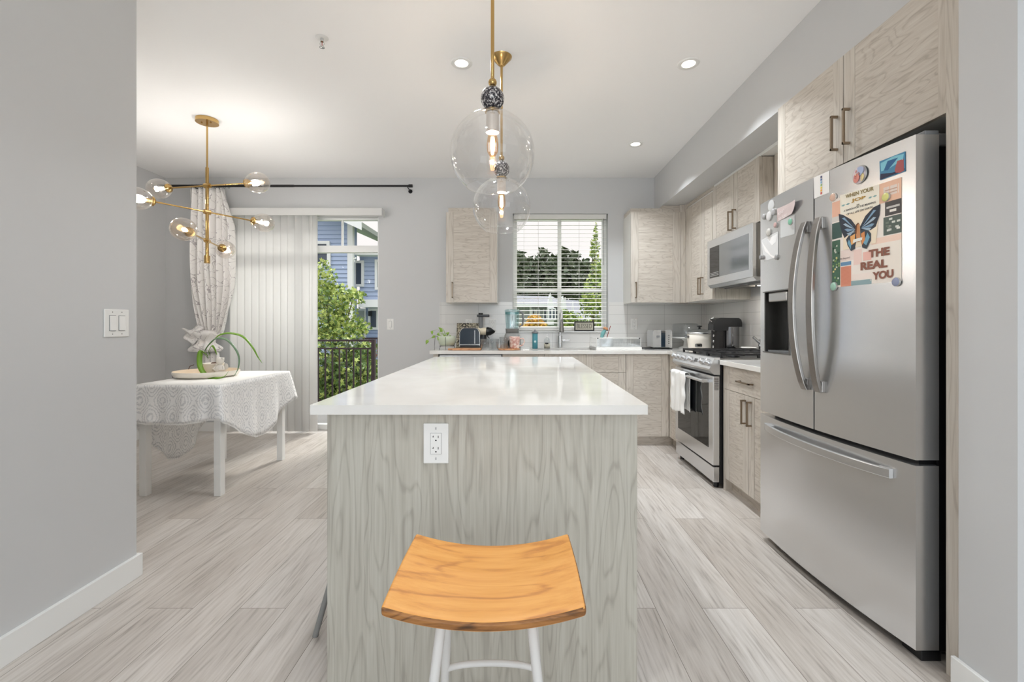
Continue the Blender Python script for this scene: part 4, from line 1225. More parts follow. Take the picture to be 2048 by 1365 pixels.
# towel over the oven handle
tw = MB()
def tf(u, v):
    y = 3.545 + u * 0.30
    wob = 0.006 * math.sin(u * 17 + v * 3) + 0.004 * math.sin(u * 31 - v * 6)
    L = v * 0.66
    if L < 0.30: return (1.362 + wob * 0.4, y, 0.47 + L + 0.012 * math.sin(u * 6))
    if L < 0.34:
        a = (L - 0.30) / 0.04 * math.pi
        return (1.338 + 0.020 * math.cos(a), y, 0.758 + 0.015 + 0.012 * math.sin(a))
    k = (L - 0.34) / 0.32
    return (1.318 + wob - 0.006 * k, y + 0.01 * math.sin(k * 14) * (1 if u > 0.5 else -1) * abs(2 * u - 1), 0.77 - k * 0.315 + 0.010 * math.sin(u * 7))
tw.grid(tf, 40, 60, uvfn=lambda u, v: (u, v))
tag(tw.build('dish_towel', 'cloth_white', solid=0.004), 'white crinkled dish towel hanging over the oven door handle', 'towel')

# kettle half hidden by the fridge
kt = T('kettle', 'chrome stovetop kettle on the range, mostly hidden by the fridge', 'kettle', (1.945, 3.40, 0.959))
kc = (1.945, 3.40, 0.959)
MB().lathe([(0.085, 0.0), (0.105, 0.02), (0.108, 0.05), (0.09, 0.095), (0.055, 0.125), (0.03, 0.132), (0.0, 0.134)], kc, 36).build('body', 'chrome', kt)
MB().sphere((kc[0], kc[1], kc[2] + 0.143), 0.012, 14).build('lid_knob', 'black_plastic', kt)
MB().tube([(kc[0] - 0.02, kc[1] - 0.085, kc[2] + 0.09), (kc[0], kc[1] - 0.08, kc[2] + 0.17), (kc[0], kc[1], kc[2] + 0.205), (kc[0], kc[1] + 0.08, kc[2] + 0.17), (kc[0] - 0.02, kc[1] + 0.085, kc[2] + 0.09)], 0.008, 10).build('handle', 'black_plastic', kt)
MB().cyl((kc[0] - 0.09, kc[1] + 0.03, kc[2] + 0.07), (kc[0] - 0.135, kc[1] + 0.045, kc[2] + 0.11), 0.018, 14, r2=0.011).build('spout', 'chrome', kt)

# ---------------------------------------------------------------- microwave
XM = 1.664
mw = T('microwave', 'stainless over-the-range microwave with dark glass door', 'microwave', (XM, 3.56, 1.49))
M0, M1 = RN - 0.006, RF - 0.004
MB().box(XM + 0.03, XR - 0.01, M0, M1, 1.505, 1.888).build('body', 'steel_dark', mw, bevel=0.003)
mdr = MB().box(XM, XM + 0.029, M0, M1, 1.502, 1.886).build('door', 'steel_level', mw, bevel=0.004)
MB().box(XM - 0.0015, XM + 0.002, M0 + 0.055, 3.70, 1.560, 1.820).build('window', 'microwave_glass' if 'microwave_glass' in MATS else (mat('microwave_glass', '8C8F92', 0.08, 0.6) and 'microwave_glass'), mdr)
MB().box(XM - 0.0015, XM + 0.002, 3.703, M1 - 0.055, 1.560, 1.820).build('control_panel', 'oven_glass', mdr)
mb = MB()
for i in range(9):
    for k in range(3): mb.box(XM - 0.0022, XM - 0.0014, 3.715 + i * 0.018, 3.722 + i * 0.018, 1.575 + k * 0.012, 1.579 + k * 0.012)
mb.build('keypad_marks', 'white_plastic', mdr)
MB().prism([(XM + 0.004, 1.505), (XM + 0.08, 1.505), (XM + 0.10, 1.485), (XM + 0.03, 1.478)], 'Y', M0 + 0.004, M1 - 0.004).build('lower_trim', 'steel_level', mw)
MB().box(XM + 0.10, XR - 0.02, M0 + 0.01, M1 - 0.01, 1.480, 1.505).build('underside', 'grey_panel', mw)
MB().box(XM + 0.13, XM + 0.25, M0 + 0.05, M0 + 0.32, 1.470, 1.480).box(XM + 0.13, XM + 0.25, M1 - 0.32, M1 - 0.05, 1.470, 1.480).build('grease_filter', 'steel_dark', mw)

MB().box(XM + 0.27, XM + 0.33, 3.50, 3.62, 1.4745, 1.4795).build('added_fill_lens', 'downlight_glow', mw)  # glowing lens added to go with the fill light, no known lamp
area_light('added_corner_fill', (XM + 0.30, 3.56, 1.473), (0, 0, 0), 0.12, 0.06, 2.2, (1, 0.97, 0.93), 'RECTANGLE', 165)  # fill light added under the microwave to brighten the dark corner

# ---------------------------------------------------------------- island stools
mat('stool_white', 'D9D8D6', 0.4)
mat('stool_grey', '8B8B89', 0.4)
def stool(cx, cy, label, metal, group, spl=0.155):
    zc = 0.637
    st = T('bar_stool', label, 'stool', (cx, cy, 0), group)
    W, Dp, th = 0.388, 0.300, 0.019
    nx, ny = 30, 14
    def zz(u): return zc - 0.031 * (1 - (2 * u - 1) ** 2)
    def P(u, v, top):
        taper = 1.0
        x = cx + (u - 0.5) * W * (1 + 0.015 * math.sin(math.pi * v)); y = cy + (v - 0.5) * Dp * taper
        e = min(u, 1 - u, v, 1 - v)
        return (x, y, zz(u) - (0 if top else th))
    mb = MB()
    k = nx + 1
    vs = [P(i / nx, j / ny, True) for j in range(ny + 1) for i in range(k)] + [P(i / nx, j / ny, False) for j in range(ny + 1) for i in range(k)]
    o_ = k * (ny + 1)
    for j in range(ny):
        for i in range(nx):
            a = j * k + i
    fs = [(j * k + i, j * k + i + 1, (j + 1) * k + i + 1, (j + 1) * k + i) for j in range(ny) for i in range(nx)]
    mb.add(vs, fs + [(o_ + f[3], o_ + f[2], o_ + f[1], o_ + f[0]) for f in fs], 0, True)
    ring = [i for i in range(k)] + [j * k + nx for j in range(1, ny + 1)] + [ny * k + i for i in range(nx - 1, -1, -1)] + [j * k for j in range(ny - 1, 0, -1)]
    side = [(ring[(q_ + 1) % len(ring)], ring[q_], o_ + ring[q_], o_ + ring[(q_ + 1) % len(ring)]) for q_ in range(len(ring))]
    base_i = len(mb.v) - len(vs)
    for f in side:
        mb.f.append([base_i + i for i in f]); mb.m.append(1); mb.s.append(False)
    seat = mb.build('seat', ['honey_wood', 'honey_wood_edge'], st, bevel=0.006, seg=3)
    for sy in (-1, 1):
        yt = cy + sy * 0.062; yb = cy + sy * spl
        for sx in (-1, 1):
            xt = cx + sx * (0.088 if sy < 0 else 0.094); xb = cx + sx * (0.165 if sy < 0 else 0.142)
            zt_ = zc - 0.027 - th + 0.004
            MB().tube([(xt, yt, zt_), ((xt + xb) / 2 - sx * 0.004, (yt + yb) / 2, zt_ / 2), (xb, yb, 0.0)], 0.0105, 12).build('leg', metal, st)
        # arched foot rail
        zr = 0.320 if sy > 0 else 0.20
        f_ = 1 - zr / 0.575
        xr = (0.094 + (0.142 - 0.094) * f_ - 0.004) if sy > 0 else (0.088 + (0.165 - 0.088) * f_ - 0.004)
        yr_ = cy + sy * (0.062 + (spl - 0.062) * f_)
        MB().tube([(cx + xr * math.cos(math.pi * (1 - t / 14)) / 1.0, yr_, zr + 0.020 * math.sin(math.pi * t / 14)) for t in range(15)], 0.0075, 10).build('foot_rail', metal, st)
    for sx in (-1, 1):
        zr = 0.26; f_ = 1 - zr / 0.575
        xr = 0.091 + (0.153 - 0.091) * f_
        yq = 0.062 + (spl - 0.062) * f_
        MB().tube([(cx + sx * xr, cy - yq, zr), (cx + sx * xr, cy + yq, zr)], 0.0075, 10).build('foot_rail', metal, st)
    MB().box(cx - 0.098, cx + 0.098, cy - 0.075, cy + 0.075, zc - 0.031 - th - 0.010, zc - 0.031 - th - 0.0005).build('mounting_plate', metal, st, bevel=0.002)
    return st
stool(-0.063, 0.997, 'honey wood saddle seat stool with white legs in front of the island', 'stool_white', None)
st2 = stool(0, 0, 'stool tucked under the left island overhang, only a grey leg showing', 'stool_grey', None, 0.215)
st2.location = (-0.540, 1.825, 0); st2.rotation_euler = (0, 0, R(90))

# ---------------------------------------------------------------- pendants
def pendant(x, y, label):
    zc, rr = 1.865, 0.172
    p = T('pendant_lamp', label, 'pendant lamp', (x, y, H), 'glass globe pendants over the island')
    MB().lathe([(0.062, 0.0), (0.060, -0.006), (0.045, -0.022), (0.022, -0.048), (0.012, -0.056), (0.0, -0.057)], (x, y, H), 32).build('canopy', 'brass', p)
    MB().cyl((x, y, H - 0.05), (x, y, zc + rr + 0.13), 0.0075, 14).build('rod', 'brass', p)
    MB().sphere((x, y, zc + rr + 0.120), 0.0175, 22).build('brass_ball', 'brass', p)
    MB().sphere((x, y, zc + rr + 0.054), 0.0480, 32).build('glass_ball', 'speckled_glass', p)
    MB().cyl((x, y, zc + rr - 0.004), (x, y, zc + rr + 0.006), 0.030, 24).build('collar', 'brass', p)
    MB().cyl((x, y, zc + rr - 0.085), (x, y, zc + rr - 0.006), 0.026, 24).build('socket', 'frosted_socket', p)
    a0 = 0.16; a1 = math.pi - 0.66
    prof = [(rr * math.sin(a0 + (a1 - a0) * i / 36), rr * math.cos(a0 + (a1 - a0) * i / 36)) for i in range(37)]
    MB().lathe(prof, (x, y, zc), 64, cap=False).build('globe', 'globe_glass', p)
    re_, ze = prof[-1]
    MB().tube([(x + re_ * math.cos(a), y + re_ * math.sin(a), zc + ze) for a in [2 * math.pi * i / 48 for i in range(48)]], 0.0018, 6, closed=True).build('globe_rim', 'globe_glass', p)
    zb_ = zc + rr - 0.085
    pl_ = bpy.data.lights.new('pendant_bulb', 'POINT'); pl_.energy = 10; pl_.color = (1, 0.98, 0.96); pl_.shadow_soft_size = 0.010
    po_ = bpy.data.objects.new('pendant_bulb', pl_); po_.location = (x, y, zc + rr - 0.14); COL.objects.link(po_)
    MB().lathe([(0.012, 0.0), (0.020, -0.02), (0.0235, -0.05), (0.021, -0.08), (0.010, -0.098), (0.0, -0.101)], (x, y, zb_), 24, cap=False).build('bulb', 'bulb_glass', p)
    mb = MB()
    for i in range(8):
        a = 2 * math.pi * i / 8
        mb.tube([(x + 0.006 * math.cos(a), y + 0.006 * math.sin(a), zb_ - 0.018), (x + 0.009 * math.cos(a), y + 0.009 * math.sin(a), zb_ - 0.045), (x + 0.006 * math.cos(a), y + 0.006 * math.sin(a), zb_ - 0.078)], 0.0012, 5)
    mb.build('filament', 'filament', p)
    return p
pendant(-0.100, 1.84, 'nearer of the two clear glass globe pendants over the island')
pendant(-0.092, 2.68, 'farther of the two clear glass globe pendants over the island')

# ---------------------------------------------------------------- chandelier
CX, CY = -2.41, 3.50
ch = T('chandelier', 'brass three-arm chandelier with six clear glass globes over the dining table', 'chandelier', (CX, CY, H))
MB().cyl((CX, CY, H - 0.028), (CX, CY, H), 0.078, 40).build('canopy', 'brass', ch, bevel=0.003)
for dx in (-0.035, 0.035): MB().sphere((CX + dx, CY - 0.01, H - 0.030), 0.006, 10).build('screw', 'brass', ch)
MB().cyl((CX, CY, 2.38), (CX, CY, H - 0.02), 0.0065, 12).build('rod', 'brass', ch)
MB().cyl((CX, CY, 1.70), (CX, CY, 2.385), 0.012, 16).build('stem', 'brass', ch)
MB().cyl((CX, CY, 1.640), (CX, CY, 1.70), 0.020, 20).build('bottom_cap', 'brass', ch, bevel=0.002)
for (z, dx, dy) in ((2.244, 0.34, -0.06), (2.04, 0.21, 0.357), (1.816, -0.145, 0.47)):
    d = Vector((dx, dy, 0)).normalized(); nr = Vector((-d.y, d.x, 0))
    cc_ = Vector((CX, CY, z)) + nr * 0.0
    arm = MB().cyl(cc_ - d * 0.34, cc_ + d * 0.34, 0.0058, 12).build('arm', 'brass', ch)
    MB().cyl(cc_ - d * 0.022, cc_ + d * 0.022, 0.019, 18).build('hub', 'brass', arm)
    for sg in (-1, 1):
        e = cc_ + d * sg * 0.335
        MB().lathe([(0.010, 0.0), (0.022, 0.004), (0.022, 0.010), (0.034, 0.013), (0.034, 0.022), (0.020, 0.024), (0.017, 0.055), (0.0, 0.057)], e, 24, axis=d * sg).build('socket', 'brass', arm)
        L = 0.176; rm = 0.078
        prof = []
        for i in range(25):
            t = i / 24; a = math.pi * t
            prof.append((max(0.0, rm * math.sin(a) ** 0.9) if t > 0.1 else max(0.024, rm * math.sin(a) ** 0.9), 0.5 * L * (1 - math.cos(a)) + (0.006 * math.sin(a))))
        prof = [p_ for p_ in prof if not (p_[1] < 0.004)]
        MB().lathe(prof, e + d * sg * 0.016, 40, axis=d * sg, cap=False).build('globe', 'small_globe_glass', arm)
        pl_ = bpy.data.lights.new('chandelier_bulb', 'POINT'); pl_.energy = 7.5; pl_.color = (1, 0.985, 0.97); pl_.shadow_soft_size = 0.03
        po_ = bpy.data.objects.new('chandelier_bulb', pl_); po_.location = e + d * sg * 0.10; COL.objects.link(po_)
        MB().lathe([(0.006, 0.0), (0.013, 0.018), (0.015, 0.034), (0.011, 0.056), (0.0, 0.072)], e + d * sg * 0.058, 20, axis=d * sg).build('bulb', 'bulb_glow', arm)

# ---------------------------------------------------------------- dining table
TX0, TX1, TY0, TY1 = -2.58, -1.995, 3.02, 3.925
TZ = 0.757
tb = T('dining_table', 'small white table with square legs under a patterned cloth', 'table', ((TX0 + TX1) / 2, (TY0 + TY1) / 2, 0))
MB().box(TX0, TX1, TY0, TY1, TZ - 0.022, TZ - 0.002).build('table_top', 'white_metal', tb, bevel=0.003)
MB().box(TX0 + 0.03, TX1 - 0.03, TY0 + 0.03, TY1 - 0.03, TZ - 0.09, TZ - 0.022).build('apron', 'white_metal', tb)
for x in (TX0 + 0.045, TX1 - 0.035):
    for y in (TY0 + 0.05, TY1 - 0.055):
        MB().box(x - 0.024, x + 0.024, y - 0.024, y + 0.024, 0, TZ - 0.022).build('leg', 'white_metal', tb, bevel=0.003)
# cloth: table area plus hanging skirt, hem runs in a loop around the table
tcx, tcy = (TX0 + TX1) / 2, (TY0 + TY1) / 2
hx, hy = (TX1 - TX0) / 2 + 0.004, (TY1 - TY0) / 2 + 0.004
per = []
segs = [((-hx, -hy), (hx, -hy)), ((hx, -hy), (hx, hy)), ((hx, hy), (-hx, hy)), ((-hx, hy), (-hx, -hy))]
NP = 40
for si, (a, b_) in enumerate(segs):
    for i in range(NP):
        t = i / NP
        per.append((si, t, a[0] + (b_[0] - a[0]) * t, a[1] + (b_[1] - a[1]) * t))
NPT = len(per)
def hem(si, t):
    """hang length"""
    if si == 0: L = 0.235 + 0.030 * math.sin(math.pi * t) - 0.02 * t
    elif si == 1: L = 0.215 + 0.24 * math.sin(math.pi * min(1, t * 0.86 + 0.07)) ** 1.6 - 0.02 * t
    elif si == 2: L = 0.24 + 0.16 * math.sin(math.pi * t)
    else: L = 0.40 * math.sin(math.pi * t) ** 1.2 + 0.22
    return L
ND = 14
mb = MB(); vs = []; uvs = []
tot = 2 * (2 * hx + 2 * hy); s_acc = 0
for k, (si, t, x, y) in enumerate(per):
    L = hem(si, t)
    nx_, ny_ = ((0, -1), (1, 0), (0, 1), (-1, 0))[si]
    corner = max(0, 1 - min(t, 1 - t) * 9)
    for j in range(ND + 1):
        v = j / ND; h_ = v * L
        flare = 0.018 * v + 0.0
        wave = (0.014 * math.sin(t * 2 * math.pi * (3.2 if si % 2 else 2.0) + si) + 0.007 * math.sin(t * 34 + si * 2)) * v ** 1.1
        o_ = 0.004 + flare + wave * (1 - corner)
        dx_, dy_ = nx_, ny_
        if corner > 0:      # corner folds point outwards
            sx_ = 1 if x > 0 else -1; sy_ = 1 if y > 0 else -1
            cxn = Vector((sx_, sy_)).normalized()
            dv = Vector((nx_, ny_)).lerp(cxn, 0.5 + 0.5 * corner)
            dx_, dy_ = dv.x, dv.y
            o_ += 0.050 * corner * v ** 0.8
        vs.append((tcx + x + dx_ * o_, tcy + y + dy_ * o_, TZ + 0.0015 - h_ if j else TZ + 0.0015))
fs = []; W1 = ND + 1
for k in range(NPT):
    k2 = (k + 1) % NPT
    for j in range(ND): fs.append((k * W1 + j, k * W1 + j + 1, k2 * W1 + j + 1, k2 * W1 + j))
f0 = len(mb.f)
mb.add(vs, fs, 0, True)
lens = [0.0]
for k in range(NPT): lens.append(lens[-1] + (2 * hx if per[k][0] % 2 == 0 else 2 * hy) / NP)
i = 0
for k in range(NPT):
    for j in range(ND):
        La = hem(per[k][0], per[k][1]) / ND; Lb = hem(per[(k + 1) % NPT][0], per[(k + 1) % NPT][1]) / ND
        mb.uv[f0 + i] = [(lens[k], j * La), (lens[k], (j + 1) * La), (lens[k + 1], (j + 1) * Lb), (lens[k + 1], j * Lb)]; i += 1
mb.grid(lambda u, v: (tcx - hx + 2 * hx * u, tcy - hy + 2 * hy * v, TZ + 0.0016), 4, 4, 1, True, lambda u, v: (u * 0.6, v * 0.9))
tc_ = mb.build('tablecloth', ['damask', 'cloth_white'], solid=0.0012)
tag(tc_, 'white damask tablecloth with scalloped hem draped over the dining table', 'tablecloth')
# fringe along the hem
mb = MB()
for k in range(0, NPT):
    a = vs[k * W1 + ND]; b_ = vs[((k + 1) % NPT) * W1 + ND]
    for q_ in range(3):
        t = q_ / 3; p_ = Vector(a).lerp(Vector(b_), t)
        mb.add([p_ + Vector((-0.0012, -0.0012, 0.003)), p_ + Vector((0.0012, 0.0012, 0.003)), p_ + Vector((0.001, 0.001, -0.010)), p_ + Vector((-0.001, -0.001, -0.010))], [(0, 1, 2, 3)])
mb.build('fringe', 'cloth_white', tc_)

# tray, planter, plant, cherub
mat('cream_ceramic', 'EEE8DE', 0.35); mat('tray_inside', 'E3CFB4', 0.4); mat('leaf_green', '6E9A2E', 0.35); mat('leaf_blue_green', '6C8A6C', 0.35)
mat('twig_brown', '5A3A2C', 0.6); mat('clear_figurine', 'DCD8D2', 0.12, 0, 0.6)
DT = 3.50
c = at(414, 0, DT); tx_ = c[0] + 0.05
c = Vector((tx_ - 0.05, DT, TZ + 0.003))
def tray():
    prof_o = [(0.0, 0.0), (0.165, 0.0), (0.210, 0.012), (0.222, 0.035), (0.219, 0.048)]
    mb = MB().lathe(prof_o, c, 48, 0, cap=False)
    mb.lathe([(0.219, 0.048), (0.212, 0.046), (0.202, 0.020), (0.16, 0.010), (0.0, 0.010)], c, 48, 1, cap=False)
    return mb
tr_ = tray().build('tray', ['cream_ceramic', 'tray_inside'], loc=c)
tag(tr_, 'round cream shallow dish on the dining table', 'dish')
pl = Vector((at(425, 0, DT)[0], DT + 0.01, TZ + 0.0135))
po = T('potted_plant', 'curling strap-leaf plant in a cream scalloped pot on the round dish', 'plant', pl)
MB().lathe([(0.0, 0.0), (0.062, 0.0), (0.068, 0.02), (0.072, 0.085), (0.076, 0.092), (0.072, 0.094), (0.062, 0.085), (0.0, 0.080)], pl, 24, cap=False).build('pot', 'cream_ceramic', po)
MB().lathe([(0.0, 0.100), (0.022, 0.098), (0.030, 0.088), (0.034, 0.082)], (pl[0] + 0.012, pl[1], pl[2]), 16, cap=False).build('bulb_base', 'twig_brown', po)
def leaf(pts_px, d0, d1, w, m='leaf_green'):
    """ribbon leaf through photo points at slightly varying depth"""
    P_ = [at(x, y, d0 + (d1 - d0) * i / (len(pts_px) - 1)) for i, (x, y) in enumerate(pts_px)]
    # smooth resample
    out = []
    for i in range(len(P_) - 1):
        p0 = P_[max(i - 1, 0)]; p1 = P_[i]; p2 = P_[i + 1]; p3 = P_[min(i + 2, len(P_) - 1)]
        for k in range(6):
            t = k / 6
            out.append(0.5 * ((2 * p1) + (p2 - p0) * t + (2 * p0 - 5 * p1 + 4 * p2 - p3) * t * t + (3 * p1 - p0 - 3 * p2 + p3) * t ** 3))
    out.append(P_[-1]); n = len(out); vs = []
    for i, p in enumerate(out):
        t = i / (n - 1); d = (out[min(i + 1, n - 1)] - out[max(i - 1, 0)]).normalized()
        side = Vector((0, 1, 0)) - d * d.y
        side = (side.normalized() * 0.78 + d.cross(Vector((0, 1, 0))).normalized() * 0.62).normalized()
        ww = w * min(1, t * 6 + 0.35) * (1 - t ** 3) + 0.001
        up = d.cross(side).normalized()
        vs += [p - side * ww / 2, p + up * ww * 0.10, p + side * ww / 2]
    mb = MB().add(vs, [(3 * i + a, 3 * i + a + 1, 3 * i + 4 + a, 3 * i + 3 + a) for i in range(n - 1) for a in (0, 1)], 0, True)
    return mb.build('leaf', m, po, solid=0.0012)
def C(x, y): return (340 + x / 9.75, 640 + y / 9.75)
leaf([(417, 718), (412, 704), (415, 694), (426, 682), (440, 670), (462, 667), (486, 674), (505, 695), (516, 715), (524.5, 727)], 3.50, 3.48, 0.025)
leaf([(417, 718), (409, 706), (414, 694), (427, 680), (440, 677), (455, 681), (470, 697), (478, 716), (476, 738), (467, 754)], 3.50, 3.42, 0.022, 'leaf_blue_green')
leaf([(416, 712), (402, 704), (399, 725), (404, 742), (418, 755), (432, 757), (448, 754), (457, 743)], 3.48, 3.28, 0.036)
leaf([(420, 712), (418, 702), (424, 692), (430, 700), (434, 711)], 3.52, 3.56, 0.018, 'leaf_green')
for pts in ([(405, 706), (398, 708), (394, 720)], [(388, 730), (380, 733), (377, 739)]):
    MB().tube([at(x, y, 3.5) for x, y in pts], 0.0025, 6).build('dry_stem', 'twig_brown', po)
# cherub figurine
fg = Vector((at(440, 0, 3.44)[0], 3.44, TZ + 0.0135))
mb = MB().lathe([(0.0, 0.0), (0.045, 0.0), (0.048, 0.008), (0.040, 0.022), (0.036, 0.04), (0.037, 0.055), (0.027, 0.075), (0.014, 0.086), (0.012, 0.092)], fg, 24, cap=False)
mb.sphere((fg[0], fg[1], fg[2] + 0.115), 0.027, 22, sc=(1, 1, 1.05))
for i in range(11):
    a = i * 2.4; rr = 0.021
    mb.sphere((fg[0] + rr * math.cos(a), fg[1] + rr * math.sin(a) * 0.8 + 0.004, fg[2] + 0.127 + 0.009 * math.sin(i * 1.7)), 0.009, 10)
for sx in (-1, 1):
    mb.tube([(fg[0] + sx * 0.026, fg[1] - 0.004, fg[2] + 0.072), (fg[0] + sx * 0.040, fg[1] - 0.018, fg[2] + 0.050), (fg[0] + sx * 0.014, fg[1] - 0.036, fg[2] + 0.052)], [0.010, 0.009, 0.007], 10)
    mb.tube([(fg[0] + sx * 0.022, fg[1] - 0.010, fg[2] + 0.020), (fg[0] + sx * 0.036, fg[1] - 0.042, fg[2] + 0.018), (fg[0] + sx * 0.012, fg[1] - 0.048, fg[2] + 0.010)], [0.014, 0.011, 0.008], 10)
    mb.sphere((fg[0] + sx * 0.034, fg[1] + 0.018, fg[2] + 0.070), 0.020, 12, sc=(0.9, 0.3, 1.3))
mb.sphere((fg[0], fg[1] - 0.027, fg[2] + 0.112), 0.005, 8)
tag(mb.build('cherub_figurine', 'clear_figurine', loc=fg), 'small pale seated cherub figurine on the round dish', 'figurine')
tag(MB().tube([at(345, 755, 3.46), at(349, 753.5, 3.46), at(353, 752, 3.45)], 0.004, 8).build('dry_leaf', 'twig_brown'), 'small brown dry leaf left of the round dish', 'leaf')
# ---------------------------------------------------------------- things on the back counter
K = CTZ + 0.0005
mat('navy_gloss', '1B2A38', 0.12, 0.0, 0.6, coat=0.6)
mat('blender_grey', '8E8F8D', 0.35); m = mat('pink_glaze', 'D9B5AB', 0.25); t, b = nt(m); n = nn(t, 'ShaderNodeTexNoise', i_Scale=38.0, i_Detail=3.0); t.links.new(coords(t, (1, 1, 1)), n.inputs['Vector']); t.links.new(ramp(t, n.outputs[0], [(0.42, 'C99A90'), (0.52, 'DDBDB2'), (0.62, 'EAD9D0')]), b.inputs['Base Color']); mat('sage_glaze', 'BCC4B0', 0.3)
mat('teal', '6FA5A5', 0.4); mat('aqua_bottle', '4E8F9C', 0.15, 0, 0.5); mat('ivory', 'E6DCC4', 0.35); mat('soil', '5A4030', 0.9)
mat('marble_dark', '6F6B60', 0.25); mat('cup_fill', 'C9E0E0', 0.3)
t, b = nt(MATS['marble_dark'])
n = nn(t, 'ShaderNodeTexNoise', i_Scale=22.0, i_Detail=6.0, i_Distortion=2.5); t.links.new(coords(t, (1, 1, 1)), n.inputs['Vector'])
t.links.new(ramp(t, n.outputs[0], [(0.38, '2E2C2A'), (0.5, '77705F'), (0.6, 'C8C0A8'), (0.7, '4A463E')]), b.inputs['Base Color'])
def X(px_, d): return (px_ - VX) * d / FPX
def Z(py_, d): return CAMZ - (py_ - VY) * d / FPX

# plant in wire stand
d = 4.46; cx = X(894, d); c = Vector((cx, d, K))
pp_ = T('potted_plant', 'trailing pothos in a sage green pot on a black wire stand', 'plant', c)
zb = 0.040
MB().lathe([(0.0, zb), (0.062, zb), (0.080, zb + 0.02), (0.086, zb + 0.055), (0.084, zb + 0.095), (0.078, zb + 0.095), (0.0, zb + 0.082)], c, 28, cap=False).build('pot', 'sage_glaze', pp_)
MB().lathe([(0.0, zb + 0.090), (0.076, zb + 0.088)], c, 24, cap=False).build('soil', 'soil', pp_)
mb = MB()
for a in (0.6, 2.7, 4.7):
    e = Vector((math.cos(a), math.sin(a), 0))
    mb.tube([c + e * 0.088 + Vector((0, 0, zb + 0.085)), c + e * 0.094 + Vector((0, 0, zb + 0.03)), c + e * 0.075 + Vector((0, 0, zb - 0.003)), c + e * 0.092 + Vector((0, 0, 0.0))], 0.0022, 6)
mb.tube([c + Vector((0.075 * math.cos(i * math.pi / 12), 0.075 * math.sin(i * math.pi / 12), zb - 0.004)) for i in range(24)], 0.0022, 6, closed=True)
mb.tube([c + Vector((-0.088, -0.01, zb + 0.088)), c + Vector((-0.115, -0.012, zb + 0.09)), c + Vector((-0.122, -0.014, 0.03)), c + Vector((-0.120, -0.014, 0.0))], 0.002, 6)
mb.build('wire_stand', 'black_iron', pp_)
mat('pothos_leaf', '8DB04A', 0.4)
def heart(p, dirv, w, root, m='pothos_leaf'):
    dirv = Vector(dirv).normalized(); s = dirv.cross(Vector((0, 1, 0.25))).normalized(); nrm_ = s.cross(dirv)
    pts = [(0, 0), (0.35, 0.42), (0.05, 0.5), (0.7, 0.30), (1.25, 0)]
    L = [p, p + dirv * w * 0.1 + s * w * 0.45, p + dirv * w * 0.6 + s * w * 0.42, p + dirv * w * 1.4 - nrm_ * w * 0.25, p + dirv * w * 0.6 - s * w * 0.42, p + dirv * w * 0.1 - s * w * 0.45, p + dirv * w * 0.55 + nrm_ * w * 0.1]
    MB().add(L, [(6, 0, 1), (6, 1, 2), (6, 2, 3), (6, 3, 4), (6, 4, 5), (6, 5, 0)], 0, True).build('leaf', m, root, solid=0.0008)
for (dx, dz, ln, w) in ((-0.145, 0.175, (0.15, 0, -1), .034), (-0.185, 0.085, (-0.4, 0, -1), .040), (-0.09, 0.15, (0.6, -0.2, -0.4), .034), (-0.055, 0.165, (0.3, 0, 1), .036), (-0.03, 0.13, (1, -0.3, -0.4), .032),
                        (0.0, 0.14, (0.7, 0, 0.6), .032), (-0.075, 0.115, (-0.2, -0.5, -1), .036), (-0.115, 0.125, (-0.8, -0.2, -0.5), .034), (0.03, 0.125, (0.6, -0.4, -0.3), .028), (-0.055, 0.19, (-0.5, 0, 0.5), .028)):
    tip = c + Vector((dx, -0.03, zb + dz - 0.03))
    MB().tube([c + Vector((dx * 0.1, 0, zb + 0.088)), c + Vector((dx * 0.6, -0.015, zb + 0.10 + max(dz - 0.08, 0) * 0.6)), tip], 0.0016, 5).build('stem', 'pothos_leaf', pp_)
    heart(tip, ln, w * 0.85, pp_)

# cutting board, flat
d0, d1 = 4.30, 4.46
x0, x1 = X(905, 4.33), X(962, 4.33)
tag(MB().box(x0, x1, d0, d1, K, K + 0.018).box(x0 - 0.05, x0 + 0.001, 4.355, 4.40, K + 0.001, K + 0.017).build('cutting_board', 'board_wood', bevel=0.006), 'reddish wooden paddle cutting board lying in front of the dark toaster', 'cutting board')
# leaning marbled board
d = 4.80
x0, x1 = X(912, d), X(958, d)
tag(MB().add([(x0, 4.80, K), (x1, 4.80, K), (x1, 4.875, K + 0.262), (x0, 4.875, K + 0.262), (x0, 4.812, K), (x1, 4.812, K), (x1, 4.887, K + 0.262), (x0, 4.887, K + 0.262)],
             [(0, 1, 2, 3), (5, 4, 7, 6), (0, 3, 7, 4), (1, 5, 6, 2), (3, 2, 6, 7), (0, 4, 5, 1)]).build('serving_board', 'marble_dark', bevel=0.002), 'square dark marbled board leaning on the tiles behind the dark toaster', 'board')
